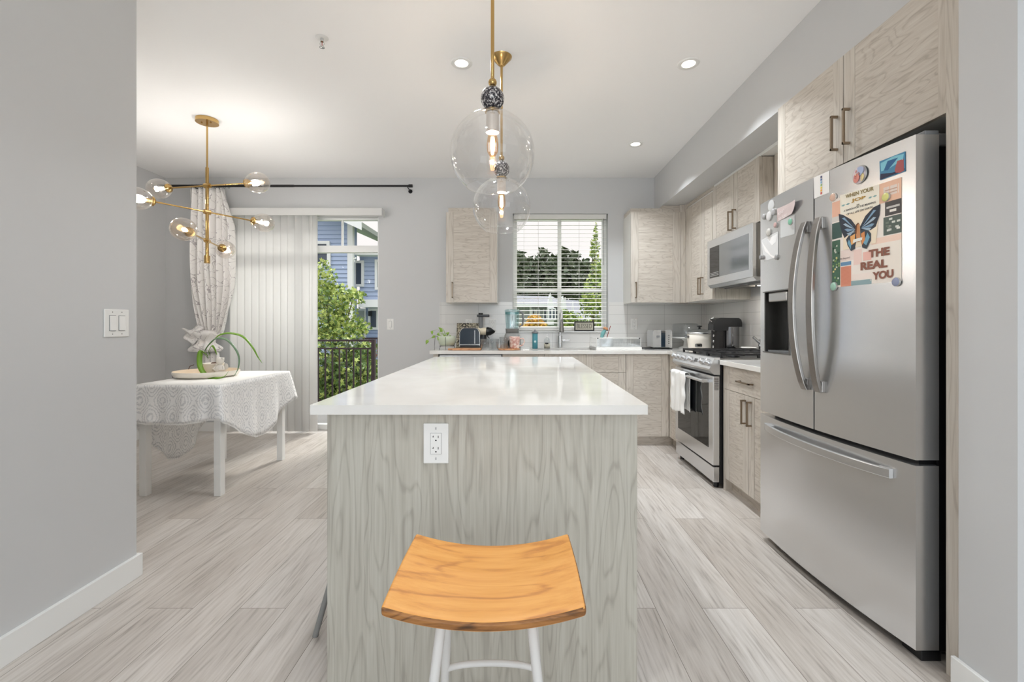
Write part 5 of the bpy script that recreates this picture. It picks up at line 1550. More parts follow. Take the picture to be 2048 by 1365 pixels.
# dark toaster
d = 4.56
x0, x1 = X(921, d), X(961, d)
to = T('toaster', 'glossy navy two-slot toaster with chrome band, behind the cutting board', 'toaster', ((x0 + x1) / 2, d, K))
w = (x1 - x0)
prof = [(x0 + 0.003, K + 0.03), (x0, K + 0.06), (x0 + 0.004, K + 0.17), (x0 + 0.022, K + 0.203), (x0 + 0.045, K + 0.213), (x1 - 0.045, K + 0.213), (x1 - 0.022, K + 0.203), (x1 - 0.004, K + 0.17), (x1, K + 0.06), (x1 - 0.003, K + 0.03)]
MB().prism(prof, 'Y', d - 0.08, d + 0.08, 0, True).build('body', 'navy_gloss', to)
MB().box(x0 - 0.001, x1 + 0.001, d - 0.083, d + 0.083, K + 0.042, K + 0.052).build('chrome_band', 'chrome', to)
MB().box(x0 + 0.004, x1 - 0.004, d - 0.082, d + 0.082, K + 0.004, K + 0.041).build('base', 'black_plastic', to, bevel=0.004)
mb = MB()
mb.tube([(p[0], d - 0.0815, p[1]) for p in prof], 0.003, 6)
mb.build('chrome_edge', 'chrome', to)
MB().box(x1 - 0.055, x1 - 0.047, d - 0.0825, d - 0.0795, K + 0.055, K + 0.19).build('lever_slot', 'chrome', to)
MB().box(x0 + 0.03, x1 - 0.03, d - 0.035, d - 0.015, K + 0.2125, K + 0.2145).box(x0 + 0.03, x1 - 0.03, d + 0.015, d + 0.035, K + 0.2125, K + 0.2145).build('slots', 'dark_slot', to)

# slow juicer
d = 4.69
jx = X(961.5, d)
ju = T('juicer', 'slow juicer with tall feed tube and pointed dark nozzle, beside the dark toaster', 'juicer', (jx, d, K))
MB().box(jx - 0.02, jx + 0.06, d + 0.0, d + 0.19, K, K + 0.06).build('base', 'black_plastic', ju, bevel=0.012)
MB().box(jx - 0.018, jx + 0.055, d + 0.02, d + 0.185, K + 0.055, K + 0.19).build('motor_housing', 'black_plastic', ju, bevel=0.02)
zc = Z(663, d)
MB().cyl((jx - 0.03, d, zc), (jx + 0.06, d, zc), 0.038, 24).build('drum', 'ivory', ju)
MB().lathe([(0.044, 0.0), (0.046, 0.012), (0.040, 0.045), (0.018, 0.078), (0.004, 0.092), (0.0, 0.093)], (jx + 0.058, d, zc), 24, axis=(1, 0, -0.06)).build('nozzle', 'black_plastic', ju)
MB().cyl((jx, d, zc + 0.03), (jx, d, Z(634, d)), 0.0225, 20).build('feed_tube', 'grey_panel', ju)
MB().box(jx - 0.038, jx + 0.09, d - 0.03, d + 0.03, Z(634.5, d), Z(629.5, d)).build('feed_tray', 'black_plastic', ju, bevel=0.006)
MB().cyl((jx, d, Z(630, d)), (jx, d, Z(626.5, d)), 0.023, 18).build('pusher', 'black_plastic', ju)
MB().cyl((jx + 0.0, d, zc - 0.035), (jx + 0.0, d, zc - 0.06), 0.018, 16).build('juice_spout', 'black_plastic', ju)
MB().bar((jx + 0.06, d, zc - 0.035), (jx + 0.09, d, zc - 0.075), 0.012, 0.01).build('pulp_spout', 'black_plastic', ju)

# clear tumblers
def tumbler(px_, d, r, h, label, K=K):
    x = X(px_, d)
    o = MB().lathe([(0.0, 0.004), (r * 0.82, 0.004), (r * 0.84, 0.0), (r, h), (r - 0.003, h), (r * 0.78, 0.010), (0.0, 0.010)], (x, d, K), 28, cap=False).build('drinking_glass', 'clear_acrylic', loc=(x, d, K))
    return tag(o, label, 'glass', 'clear glasses by the juicer')
tumbler(970, 4.37, 0.046, 0.108, 'clear drinking glass, leftmost of the three by the juicer')
tumbler(989.5, 4.43, 0.043, 0.108, 'clear drinking glass, middle one of the three by the juicer')
tumbler(1008, 4.38, 0.045, 0.112, 'clear drinking glass, rightmost of the three, next to the pink mug', K + 0.0145)
# coaster board under the mug
x0, x1 = X(993, 4.34), X(1040, 4.34)
tag(MB().lathe([(0.0, 0.0), (0.10, 0.0), (0.108, 0.006), (0.106, 0.014), (0.0, 0.014)], ((X(1018, 4.42)), 4.41, K), 32, cap=False).build('round_board', 'board_wood', bevel=0.001), 'small round reddish wooden board under the pink mug', 'board')
d = 4.40; x = X(1029, d)
mg = T('mug', 'pink glazed mug on the small round wooden board', 'mug', (x, d, K + 0.0145))
MB().lathe([(0.0, 0.0), (0.042, 0.0), (0.047, 0.01), (0.052, 0.08), (0.054, 0.116), (0.050, 0.116), (0.045, 0.012), (0.0, 0.010)], (x, d, K + 0.0145), 28, cap=False).build('cup', 'pink_glaze', mg)
MB().tube([(x + 0.050, d, K + 0.108), (x + 0.085, d, K + 0.112), (x + 0.098, d, K + 0.082), (x + 0.080, d, K + 0.048), (x + 0.048, d, K + 0.036)], 0.0065, 8).build('handle', 'pink_glaze', mg)

# blender
d = 4.60; x = X(1024.5, d)
bl_ = T('blender', 'grey countertop blender with pale blue pitcher left of the window', 'blender', (x, d, K))
def sqlathe(mb, prof, c, m=0, pw=0.35):
    n = 32; vs = []
    for r, z in prof:
        for i in range(n):
            a = 2 * math.pi * i / n; ca, sa = math.cos(a), math.sin(a)
            k = (abs(ca) ** (2 / pw / 1.0 * 0.7) + abs(sa) ** (2 / pw * 0.7)) ** (-pw / 2 / 0.7)
            vs.append((c[0] + r * ca * k, c[1] + r * sa * k, c[2] + z))
    mb.add(vs, [(j * n + i, j * n + (i + 1) % n, (j + 1) * n + (i + 1) % n, (j + 1) * n + i) for j in range(len(prof) - 1) for i in range(n)], m, True)
    mb.add(vs[-n:], [tuple(range(n))], m)
    return mb
sqlathe(MB(), [(0.0, 0.0), (0.088, 0.0), (0.090, 0.02), (0.088, 0.10), (0.076, 0.145), (0.066, 0.160)], (x, d, K)).build('base', 'blender_grey', bl_)
MB().lathe([(0.0, 0.0), (0.05, 0.0), (0.05, 0.004), (0.0, 0.004)], (x + 0.005, d - 0.086, K + 0.06), 24, axis=(0, -1, 0)).build('control_face', 'black_gloss', bl_)
sqlathe(MB(), [(0.0, 0.160), (0.066, 0.161), (0.068, 0.20), (0.072, 0.205)], (x, d, K)).build('collar', 'blender_grey', bl_)
sqlathe(MB(), [(0.062, 0.206), (0.075, 0.375)], (x, d, K)).build('pitcher', 'blue_acrylic', bl_)
MB().lathe([(0.0, 0.207), (0.020, 0.210), (0.012, 0.23), (0.006, 0.34), (0.0, 0.342)], (x, d, K), 12).build('blade_post', 'steel', bl_)
sqlathe(MB(), [(0.070, 0.352), (0.0715, 0.374)], (x, d, K)).build('lid_seal', 'teal', bl_)
sqlathe(MB(), [(0.0, 0.376), (0.076, 0.376), (0.078, 0.392), (0.066, 0.400)], (x, d, K)).build('lid', 'blue_acrylic', bl_)
MB().tube([(x + 0.070, d - 0.005, K + 0.385), (x + 0.105, d - 0.01, K + 0.365), (x + 0.112, d - 0.01, K + 0.30), (x + 0.105, d - 0.01, K + 0.245), (x + 0.068, d - 0.005, K + 0.225)], 0.0095, 10).build('handle', 'grey_panel', bl_)

# tall blue bottle
d = 4.60; x = X(1070, d)
bo = T('bottle', 'tall blue bottle with grey lid below the window', 'bottle', (x, d, K))
MB().lathe([(0.0, 0.0), (0.026, 0.0), (0.028, 0.004), (0.028, 0.155), (0.024, 0.16), (0.0, 0.16)], (x, d, K), 28).build('body', 'aqua_bottle', bo)
MB().lathe([(0.026, 0.156), (0.034, 0.160), (0.034, 0.172), (0.012, 0.178), (0.010, 0.195), (0.0, 0.197)], (x, d, K), 24).build('lid', 'grey_panel', bo)
MB().lathe([(0.0, 0.0), (0.011, 0.0)], (x, d - 0.0285, K + 0.075), 20, axis=(0, -1, 0), cap=False).build('emblem', 'cup_fill', bo)
# soap dispenser
d = 4.60; x = X(1094, d)
so = T('soap_dispenser', 'clear pump soap bottle with small dark label beside the faucet', 'soap dispenser', (x, d, K))
MB().lathe([(0.0, 0.0), (0.030, 0.0), (0.033, 0.006), (0.033, 0.075), (0.024, 0.105), (0.010, 0.115), (0.010, 0.120)], (x, d, K), 28, cap=False).build('bottle', 'clear_acrylic', so)
MB().lathe([(0.0, 0.003), (0.029, 0.003), (0.030, 0.055), (0.0, 0.055)], (x, d, K), 24, cap=False).build('soap', 'ivory', so)
MB().box(x - 0.021, x + 0.012, d - 0.0345, d - 0.0325, K + 0.050, K + 0.064).build('label', 'dark_slot', so)
MB().cyl((x, d, K + 0.118), (x, d, K + 0.150), 0.004, 10).cyl((x, d, K + 0.116), (x, d, K + 0.126), 0.012, 16).cyl((x, d, K + 0.148), (x, d - 0.035, K + 0.150), 0.0045, 10).build('pump', 'white_plastic', so)

# faucet
d = 4.835; x = X(1120, d)
fa = T('faucet', 'brushed steel pull-down kitchen faucet in front of the window', 'faucet', (x, d, K))
MB().cyl((x, d, K), (x, d, K + 0.125), 0.026, 24).build('body', 'steel', fa, bevel=0.002)
dh = 4.60; zt = Z(600, dh)
zt = K + 0.40
pts = [(x, d, K + 0.12), (x, d, zt - 0.10)] + [(x, d - 0.095 + 0.095 * math.cos(a), zt - 0.10 + 0.10 * math.sin(a)) for a in [math.pi * i / 12 for i in range(1, 13)]]
MB().tube(pts, 0.0125, 14).build('spout', 'steel', fa)
e = Vector((x, d - 0.19, zt - 0.10))
MB().lathe([(0.013, 0.0), (0.0145, -0.02), (0.023, -0.115), (0.025, -0.13), (0.020, -0.133), (0.0, -0.133)], e, 24).build('spray_head', 'steel_dark', fa)
MB().cyl((x + 0.024, d, K + 0.075), (x + 0.055, d, K + 0.078), 0.016, 18).cyl((x + 0.05, d, K + 0.078), (x + 0.105, d - 0.005, K + 0.082), 0.0075, 12).build('lever', 'steel', fa)

# BLESSED sign on the sill
d = 4.885; x0, x1 = X(1148.5, d), X(1188.5, d); z0, z1 = WZ0 + 0.0005, WZ0 + 0.107
sg = T('framed_sign', 'small black framed sign reading BLESSED on the window sill', 'sign', ((x0 + x1) / 2, d, z0))
mb = MB(); f_ = 0.013
mb.box(x0, x1, d - 0.008, d + 0.010, z0, z0 + f_).box(x0, x1, d - 0.008, d + 0.010, z1 - f_, z1).box(x0, x0 + f_, d - 0.008, d + 0.010, z0 + f_, z1 - f_).box(x1 - f_, x1, d - 0.008, d + 0.010, z0 + f_, z1 - f_)
mb.build('frame', 'charcoal_metal', sg, bevel=0.001)
mat('sign_paper', 'B9B5A6', 0.6); mat('sign_ink', '4A4840', 0.6)
MB().box(x0 + f_, x1 - f_, d - 0.003, d + 0.008, z0 + f_, z1 - f_).build('board', 'sign_paper', sg)
vs, fs = text_shape('BLESSED', (x1 - x0) - 2 * f_ - 0.03, 0.050, 0.0)
MB().add([(x0 + f_ + 0.015 + a, d - 0.0038, z0 + f_ + 0.016 + b_) for a, b_ in vs], fs).build('lettering', 'sign_ink', sg)

# dish rack
d0, d1 = 4.40, 4.80
x0, x1 = X(1192, d0), X(1284, d0)
dk = T('dish_rack', 'white and clear countertop dish rack right of the sink', 'dish rack', ((x0 + x1) / 2, 4.6, K))
MB().box(x0, x1, d0, d1, K, K + 0.012).box(x0, x1, d0, d0 + 0.006, K + 0.012, K + 0.025).box(x0, x0 + 0.006, d0, d1, K + 0.012, K + 0.025).box(x1 - 0.006, x1, d0, d1, K + 0.012, K + 0.025).build('drip_tray', 'white_plastic', dk, bevel=0.002)
mb = MB()
zt = K + 0.112
ring = [(x0 + 0.01, d0 + 0.015), (x1 - 0.01, d0 + 0.015), (x1 - 0.01, d1 - 0.015), (x0 + 0.01, d1 - 0.015)]
for z in (K + 0.03, zt):
    for i in range(4):
        a, b_ = ring[i], ring[(i + 1) % 4]
        mb.cyl((a[0], a[1], z), (b_[0], b_[1], z), 0.0028, 8)
for i in range(4): mb.cyl((ring[i][0], ring[i][1], K + 0.012), (ring[i][0], ring[i][1], zt), 0.0028, 8)
for i in range(16):
    x = x0 + 0.03 + (x1 - x0 - 0.06) * i / 15
    mb.cyl((x, d0 + 0.015, K + 0.03), (x, d1 - 0.015, K + 0.03), 0.0018, 6).cyl((x, d0 + 0.12, K + 0.03), (x, d0 + 0.12, K + 0.085), 0.0016, 6)
mb.build('wire_frame', 'white_metal', dk)
MB().box(x0 + 0.012, x1 - 0.012, d0 + 0.012, d0 + 0.014, K + 0.03, zt).build('side_panel', 'clear_acrylic', dk)
for x in (x0 + 0.02, x1 - 0.02): MB().sphere((x, d0 + 0.014, zt + 0.001), 0.006, 12, sc=(1.3, 1, 0.8)).build('corner_clip', 'black_plastic', dk)
ux0, ux1 = X(1201, 4.45), X(1226, 4.45)
uc = (( ux0 + ux1) / 2, 4.47)
MB().box(ux0, ux1, 4.43, 4.51, K + 0.014, K + 0.118).build('cutlery_holder', 'white_plastic', dk, bevel=0.006)
br_ = T('dish_brush', 'pale teal handled brush standing in the dish rack holder', 'brush', (uc[0], 4.46, K + 0.119))
MB().tube([(ux0 + 0.012, 4.46, K + 0.119), (ux0 + 0.025, 4.46, K + 0.16), (ux0 + 0.048, 4.46, K + 0.195)], [0.016, 0.021, 0.015], 14).build('handle', 'teal', br_)
MB().lathe([(0.016, 0.0), (0.025, 0.006), (0.027, 0.014), (0.018, 0.026), (0.0, 0.028)], (ux0 + 0.048, 4.46, K + 0.196), 18, axis=(0.35, 0, 1)).build('head', 'board_wood', br_)
tag(MB().tube([(ux0 + 0.07, 4.48, K + 0.119), (ux0 + 0.105, 4.48, K + 0.235)], 0.0035, 8).build('brush_stick', mat('rust_red', '8A3A2C', 0.5) and 'rust_red'), 'thin rust red stick standing in the dish rack holder', 'utensil')
tag(MB().tube([(ux0 + 0.045, 4.495, K + 0.119), (ux0 + 0.05, 4.495, K + 0.262)], [0.003, 0.0045], 8).build('straw_brush', 'steel'), 'thin steel straw standing in the dish rack holder', 'utensil')
# board lying between sink and rack
tag(MB().box(X(1046, 4.34), X(1058, 4.34), 4.31, 4.37, K, K + 0.006).build('cloth_square', 'cloth_white', bevel=0.002), 'small folded white cloth at the counter edge right of the round board', 'cloth')

# black mat with the stainless toaster
d = 4.62
x0, x1 = X(1291, 4.5), X(1345, 4.5)
tag(MB().box(x0, x1, 4.50, 4.80, K, K + 0.006).build('counter_mat', 'black_plastic', bevel=0.002), 'thin black mat under the stainless toaster', 'mat')
x0, x1 = X(1303, d), X(1341, d); K2 = K + 0.0065
ts = T('toaster', 'stainless long-slot toaster with black lever panel on a black mat', 'toaster', ((x0 + x1) / 2, d, K2))
ya, yb = d - 0.05, d + 0.16
z1_ = K2 + 0.185
mb = MB().prism([(x0, K2 + 0.008), (x1, K2 + 0.008), (x1, z1_ - 0.015), (x1 - 0.012, z1_), (x0 + 0.012, z1_), (x0, z1_ - 0.015)], 'Y', ya, yb, 0)
mb.build('body', 'steel', ts, bevel=0.003)
w_ = x1 - x0
MB().box(x0 + w_ * 0.42, x0 + w_ * 0.64, ya - 0.004, ya + 0.001, K2 + 0.012, z1_ - 0.006).build('lever_panel', 'navy_gloss', ts)
MB().box(x0 + w_ * 0.44, x0 + w_ * 0.62, ya - 0.018, ya - 0.003, z1_ - 0.024, z1_ - 0.010).build('lever', 'steel_dark', ts, bevel=0.002)
MB().box(x0 + w_ * 0.18, x0 + w_ * 0.36, ya - 0.002, ya + 0.001, z1_ - 0.075, z1_ - 0.055).build('badge', 'grey_panel', ts)
for i in range(5): MB().cyl((x0 + w_ * 0.82, ya - 0.004, K2 + 0.05 + i * 0.02), (x0 + w_ * 0.82, ya + 0.001, K2 + 0.05 + i * 0.02), 0.0045, 10).build('button', 'black_plastic', ts)
MB().box(x0 + 0.02, x1 - 0.02, ya + 0.02, yb - 0.02, K2, K2 + 0.009).build('base', 'black_plastic', ts)
MB().box(x0 + 0.045, x0 + 0.070, ya + 0.03, yb - 0.03, z1_ - 0.001, z1_ + 0.001).box(x1 - 0.070, x1 - 0.045, ya + 0.03, yb - 0.03, z1_ - 0.001, z1_ + 0.001).build('slots', 'dark_slot', ts)

# cake stand with glass dome
d = 4.70; x = X(1371, d)
ck = T('cake_stand', 'white pedestal cake stand with clear glass dome in the corner', 'cake stand', (x, d, K))
MB().lathe([(0.0, 0.0), (0.075, 0.0), (0.072, 0.008), (0.022, 0.025), (0.018, 0.075), (0.04, 0.098), (0.135, 0.103), (0.142, 0.112), (0.138, 0.118), (0.0, 0.114)], (x, d, K), 40, cap=False).build('stand', 'white_plastic', ck)
MB().lathe([(0.128, 0.118), (0.128, 0.235), (0.118, 0.258), (0.02, 0.262), (0.0, 0.262)], (x, d, K), 40, cap=False).build('dome', 'clear_acrylic', ck)
# rice cooker
d = 4.33; x = X(1399, d)
rc = T('rice_cooker', 'cream rice cooker with steel rim lid beside the coffee machine', 'rice cooker', (x, d, K))
MB().lathe([(0.0, 0.004), (0.090, 0.004), (0.104, 0.03), (0.112, 0.10), (0.113, 0.162), (0.0, 0.164)], (x, d, K), 40, cap=False).build('body', 'cream_ceramic', rc)
MB().lathe([(0.115, 0.158), (0.119, 0.166), (0.117, 0.174), (0.104, 0.176)], (x, d, K), 40).build('rim', 'steel', rc)
MB().lathe([(0.113, 0.176), (0.090, 0.196), (0.04, 0.206), (0.0, 0.208)], (x, d, K), 36, cap=False).build('lid', 'clear_acrylic', rc)
MB().lathe([(0.012, 0.205), (0.009, 0.222), (0.026, 0.230), (0.026, 0.236), (0.0, 0.240)], (x, d, K), 20).build('lid_knob', 'black_plastic', rc)
MB().box(x - 0.080, x - 0.018, d - 0.113, d - 0.085, K + 0.035, K + 0.068).build('switch_panel', 'steel_dark', rc, bevel=0.008)
MB().box(x - 0.060, x - 0.045, d - 0.118, d - 0.112, K + 0.045, K + 0.056).build('switch', 'black_plastic', rc)
for sx in (1, -1): MB().box(x + sx * 0.108, x + sx * 0.135, d - 0.03, d + 0.03, K + 0.12, K + 0.145).build('handle', 'steel_dark', rc, bevel=0.006)
# coffee machine
mat('smoked_chrome', '8F8F91', 0.1, 1.0)
d = 4.06; x0, x1 = X(1421, d), X(1478, d)
cm = T('coffee_machine', 'black and chrome capsule coffee machine behind the range', 'coffee machine', ((x0 + x1) / 2, d, K))
w_ = x1 - x0; hh = Z(636, d) - K
MB().box(x0 + 0.01, x1 - 0.005, d - 0.085, d + 0.085, K, K + 0.022).build('base', 'black_plastic', cm, bevel=0.005)
MB().cyl((x0 + 0.068, d, K + 0.022), (x0 + 0.068, d, K + hh - 0.115), 0.058, 32).build('brew_column', 'charcoal_metal', cm)
MB().cyl((x1 - 0.078, d, K + 0.022), (x1 - 0.078, d, K + hh - 0.083), 0.073, 40).build('water_tank', 'smoked_chrome', cm)
zz_ = K + hh - 0.066
prof = [(x0 + 0.0, K + hh - 0.115), (x0 + 0.002, K + hh - 0.06), (x0 + 0.025, K + hh - 0.014), (x0 + 0.065, K + hh), (x1 - 0.03, K + hh - 0.002), (x1 - 0.008, K + hh - 0.018), (x1, K + hh - 0.045), (x1, K + hh - 0.082), (x0 + 0.14, K + hh - 0.082), (x0 + 0.128, K + hh - 0.115)]
MB().prism(prof, 'Y', d - 0.058, d + 0.058, 0).build('head', 'black_plastic', cm, bevel=0.012, seg=4)
MB().tube([(x0 + 0.005, d - 0.02, K + hh - 0.035), (x0 - 0.012, d, K + hh - 0.02), (x0 + 0.03, d, K + hh + 0.006)], 0.004, 8).build('lever', 'chrome', cm)
for i in range(4): MB().sphere((x0 + 0.012 + 0.002 * i, d - 0.03, K + 0.05 + i * 0.05), 0.010, 12, sc=(0.6, 1, 1.2)).build('cup_rest', 'chrome', cm)
# spoon rest behind the cooktop
tag(MB().lathe([(0.0, 0.0), (0.050, 0.0), (0.062, 0.012), (0.058, 0.014), (0.045, 0.005), (0.0, 0.005)], (1.955, 3.80, 0.959), 28).build('spoon_rest', 'white_plastic'), 'small white dish on the back of the range grates', 'dish')

# ---------------------------------------------------------------- outdoors
GZ = -3.0
mat('grass', '6E8450', 0.9); mat('siding_blue', 'B4C2DE', 0.6); mat('siding_slate', 'A5B4D4', 0.6); mat('roof_grey', '74757D', 0.8); mat('ext_trim', 'F2F2F2', 0.5)
mat('siding_grey', 'A7ABA6', 0.7); mat('bark', '6A5A4C', 0.9); mat('dark_pane', '4A5260', 0.08, 0, 0.6); mat('deck_board', '8E8A86', 0.8); mat('rail_dark', '3A2C30', 0.4, 0.2)
for nme, cl in (('leaf_a', '8FA64C'), ('leaf_b', '5F7A3A'), ('leaf_c', 'B9C46A'), ('leaf_dark', '4F5C40'), ('leaf_darker', '6A7258'), ('leaf_gold', 'E0A83C'), ('leaf_gold_b', 'C9B04A'), ('leaf_rose', '9A6A6A')):
    m = mat(nme, cl, 0.6)
    t, b = nt(m)
    b.inputs['Subsurface Weight'].default_value = 0.0
gnd = struct(MB().box(-60, 60, DB + 1.9, 120, GZ - 0.2, GZ).build('ground', 'grass'))
gnd['label'] = 'grassy ground outside below the balcony'
struct(MB().box(-3.9, -1.02, DB + 0.16, 6.50, -0.16, -0.02).build('balcony_floor', 'deck_board'), 'balcony deck outside the patio door')
rl = T('balcony_railing', 'dark metal balustrade of the balcony outside the patio door', 'railing', (-2.9, 6.40, -0.02))
D_ = 6.40
zt = Z(679.5, D_)
MB().box(-3.85, X(747, D_), D_ - 0.03, D_ + 0.03, zt - 0.028, zt).build('top_rail', 'rail_dark', rl)
MB().box(-3.85, X(745, D_), D_ - 0.012, D_ + 0.012, Z(699, D_), Z(696, D_)).build('mid_rail', 'rail_dark', rl)
MB().box(-3.85, X(745, D_), D_ - 0.012, D_ + 0.012, 0.06, 0.085).build('bottom_rail', 'rail_dark', rl)
MB().box(X(743.5, D_), X(750.5, D_), D_ - 0.027, D_ + 0.027, -0.02, zt).build('post', 'rail_dark', rl)
MB().box(-3.85, -3.80, D_ - 0.027, D_ + 0.027, -0.02, zt).build('post', 'rail_dark', rl)
x = X(735.5, D_)
for i in range(18):
    MB().box(x - 0.009, x + 0.009, D_ - 0.009, D_ + 0.009, 0.085, Z(697, D_)).build('baluster', 'rail_dark', rl)
    x -= 0.1005

for names, f_ in ((('grass', 'siding_blue', 'siding_slate', 'roof_grey', 'ext_trim', 'siding_grey', 'deck_board', 'bark'), 0.80),
                  (('leaf_a', 'leaf_b', 'leaf_c', 'leaf_dark', 'leaf_darker', 'leaf_gold', 'leaf_gold_b', 'leaf_rose'), 0.85)):
    for nme in names:
        q_ = nt(MATS[nme])[1].inputs['Base Color']
        q_.default_value = [v * f_ for v in list(q_.default_value)[:3]] + [1]

def siding(mb, x0, x1, y, z0, z1, pitch, m=0):
    n = int((z1 - z0) / pitch) + 1
    for i in range(n):
        a = z0 + i * pitch; b_ = min(z1, a + pitch)
        mb.add([(x0, y - 0.035, a), (x1, y - 0.035, a), (x1, y, b_), (x0, y, b_), (x0, y, a), (x1, y, a)], [(0, 1, 2, 3), (4, 5, 1, 0)], m)
    return mb
def ext_window(root, x0, x1, z0, z1, y, tr=0.10, mull=None):
    mb = MB()
    mb.box(x0 - tr, x1 + tr, y - 0.07, y, z1, z1 + tr).box(x0 - tr, x1 + tr, y - 0.07, y, z0 - tr, z0).box(x0 - tr, x0, y - 0.07, y, z0, z1).box(x1, x1 + tr, y - 0.07, y, z0, z1)
    if mull: mb.box(mull - 0.025, mull + 0.025, y - 0.06, y, z0, z1)
    w = mb.build('window', 'ext_trim', root)
    MB().box(x0, x1, y - 0.035, y - 0.03, z0, z1).build('pane', 'dark_pane', w)
# near blue house wing
D1 = 12.0
nb = T('house', 'blue lap-sided house with white trim, seen through the patio door', 'house', (-7, D1, GZ))
xr_ = X(698, D1)
mb = siding(MB(), -12, xr_, D1, GZ, Z(380, D1), 0.115)
mb.add([(xr_, D1, GZ), (xr_, D1 + 0.6, GZ), (xr_, D1 + 0.6, 4.8), (xr_, D1, 4.8)], [(0, 1, 2, 3)])
mb.build('wall', 'siding_blue', nb)
MB().box(xr_ - 0.03, xr_ + 0.11, D1 - 0.04, D1 + 0.1, GZ, Z(445, D1)).build('corner_trim', 'ext_trim', nb)
ext_window(nb, X(636, D1), X(656, D1), Z(527, D1), Z(508, D1), D1, 0.09)
ext_window(nb, X(634, D1), X(655, D1), Z(495, D1), Z(489, D1), D1, 0.08)
ye = Z(440, D1)
MB().add([(xr_ - 3.2, D1 - 0.6, Z(340, D1)), (X(738, D1), D1 - 0.6, Z(463, D1)), (X(738, D1), D1 + 3.5, Z(463, D1)), (xr_ - 3.2, D1 + 3.5, Z(340, D1)),
          (xr_ - 3.2, D1 - 0.6, Z(330, D1)), (X(740, D1), D1 - 0.6, Z(455, D1)), (X(740, D1), D1 + 3.5, Z(455, D1)), (xr_ - 3.2, D1 + 3.5, Z(330, D1))],
         [(0, 1, 2, 3), (7, 6, 5, 4), (0, 4, 5, 1), (1, 5, 6, 2), (2, 6, 7, 3), (3, 7, 4, 0)]).build('roof', 'siding_grey', nb)
MB().add([(xr_ - 3.2, D1 - 0.63, Z(342, D1)), (X(739, D1), D1 - 0.63, Z(470, D1)), (X(739, D1), D1 - 0.63, Z(455, D1)), (xr_ - 3.2, D1 - 0.63, Z(328, D1)),
          (xr_ - 3.2, D1 - 0.60, Z(342, D1)), (X(739, D1), D1 - 0.60, Z(470, D1)), (X(739, D1), D1 - 0.60, Z(455, D1)), (xr_ - 3.2, D1 - 0.60, Z(328, D1))],
         [(0, 1, 2, 3), (7, 6, 5, 4), (0, 4, 5, 1), (1, 5, 6, 2), (2, 6, 7, 3), (3, 7, 4, 0)]).build('fascia', 'ext_trim', nb)
# recessed wing of the same house
D2 = 12.5
xa, xb = xr_ + 0.115, X(790, D2)
siding(MB(), xa, xb, D2, Z(600, D2), Z(512, D2), 0.115).build('wall', 'siding_blue', nb)
siding(MB(), xa, xb, D2 + 0.5, GZ, Z(605, D2), 0.115).build('wall', 'siding_slate', nb)
MB().box(xa, xb + 0.1, D2 - 0.12, D2 + 0.5, Z(615, D2), Z(600, D2)).build('belt_trim', 'ext_trim', nb)
MB().box(xa, xb, D2 - 0.4, D2 + 0.1, Z(514, D2), Z(508, D2)).build('eave', 'ext_trim', nb)
MB().add([(xa, D2 - 0.4, Z(508, D2)), (xb, D2 - 0.4, Z(508, D2)), (xb, D2 + 6, Z(480, D2)), (xa, D2 + 6, Z(474, D2)), (xa, D2 - 0.4, Z(510, D2)), (xb, D2 - 0.4, Z(510, D2)), (xb, D2 + 6, Z(510, D2)), (xa, D2 + 6, Z(510, D2))],
         [(0, 1, 2, 3), (4, 7, 6, 5), (0, 4, 5, 1), (1, 5, 6, 2), (2, 6, 7, 3), (3, 7, 4, 0)]).build('lower_roof', 'roof_grey', nb)
ext_window(nb, X(706, D2), X(724, D2), Z(569, D2), Z(527, D2), D2, 0.07, X(711, D2))
ext_window(nb, X(756, D2), X(775, D2), Z(575, D2), Z(525, D2), D2, 0.07)
ext_window(nb, X(742, D2 + .5), X(754, D2 + .5), Z(655, D2 + .5), Z(622, D2 + .5), D2 + 0.5, 0.07)
MB().box(X(698, D2), X(721, D2), D2 + 0.45, D2 + 0.49, Z(695, D2), Z(616, D2)).build('door_trim', 'ext_trim', nb)
MB().box(X(703, D2), X(717, D2), D2 + 0.42, D2 + 0.5, Z(695, D2), Z(621, D2)).build('porch_door', 'siding_grey', nb)
MB().box(X(728, D2), X(733, D2), D2 + 0.35, D2 + 0.5, Z(632, D2), Z(622, D2)).build('porch_lamp', 'black_plastic', nb)
mb = MB(); D3 = 12.2
mb.box(X(725, D3), X(775, D3), D3, D3 + 0.05, Z(679, D3), Z(676, D3))
for i in range(18): mb.box(X(726, D3) + i * 0.042, X(726, D3) + i * 0.042 + 0.015, D3, D3 + 0.03, Z(700, D3), Z(677, D3))
mb.build('porch_rail', 'rail_dark', nb)

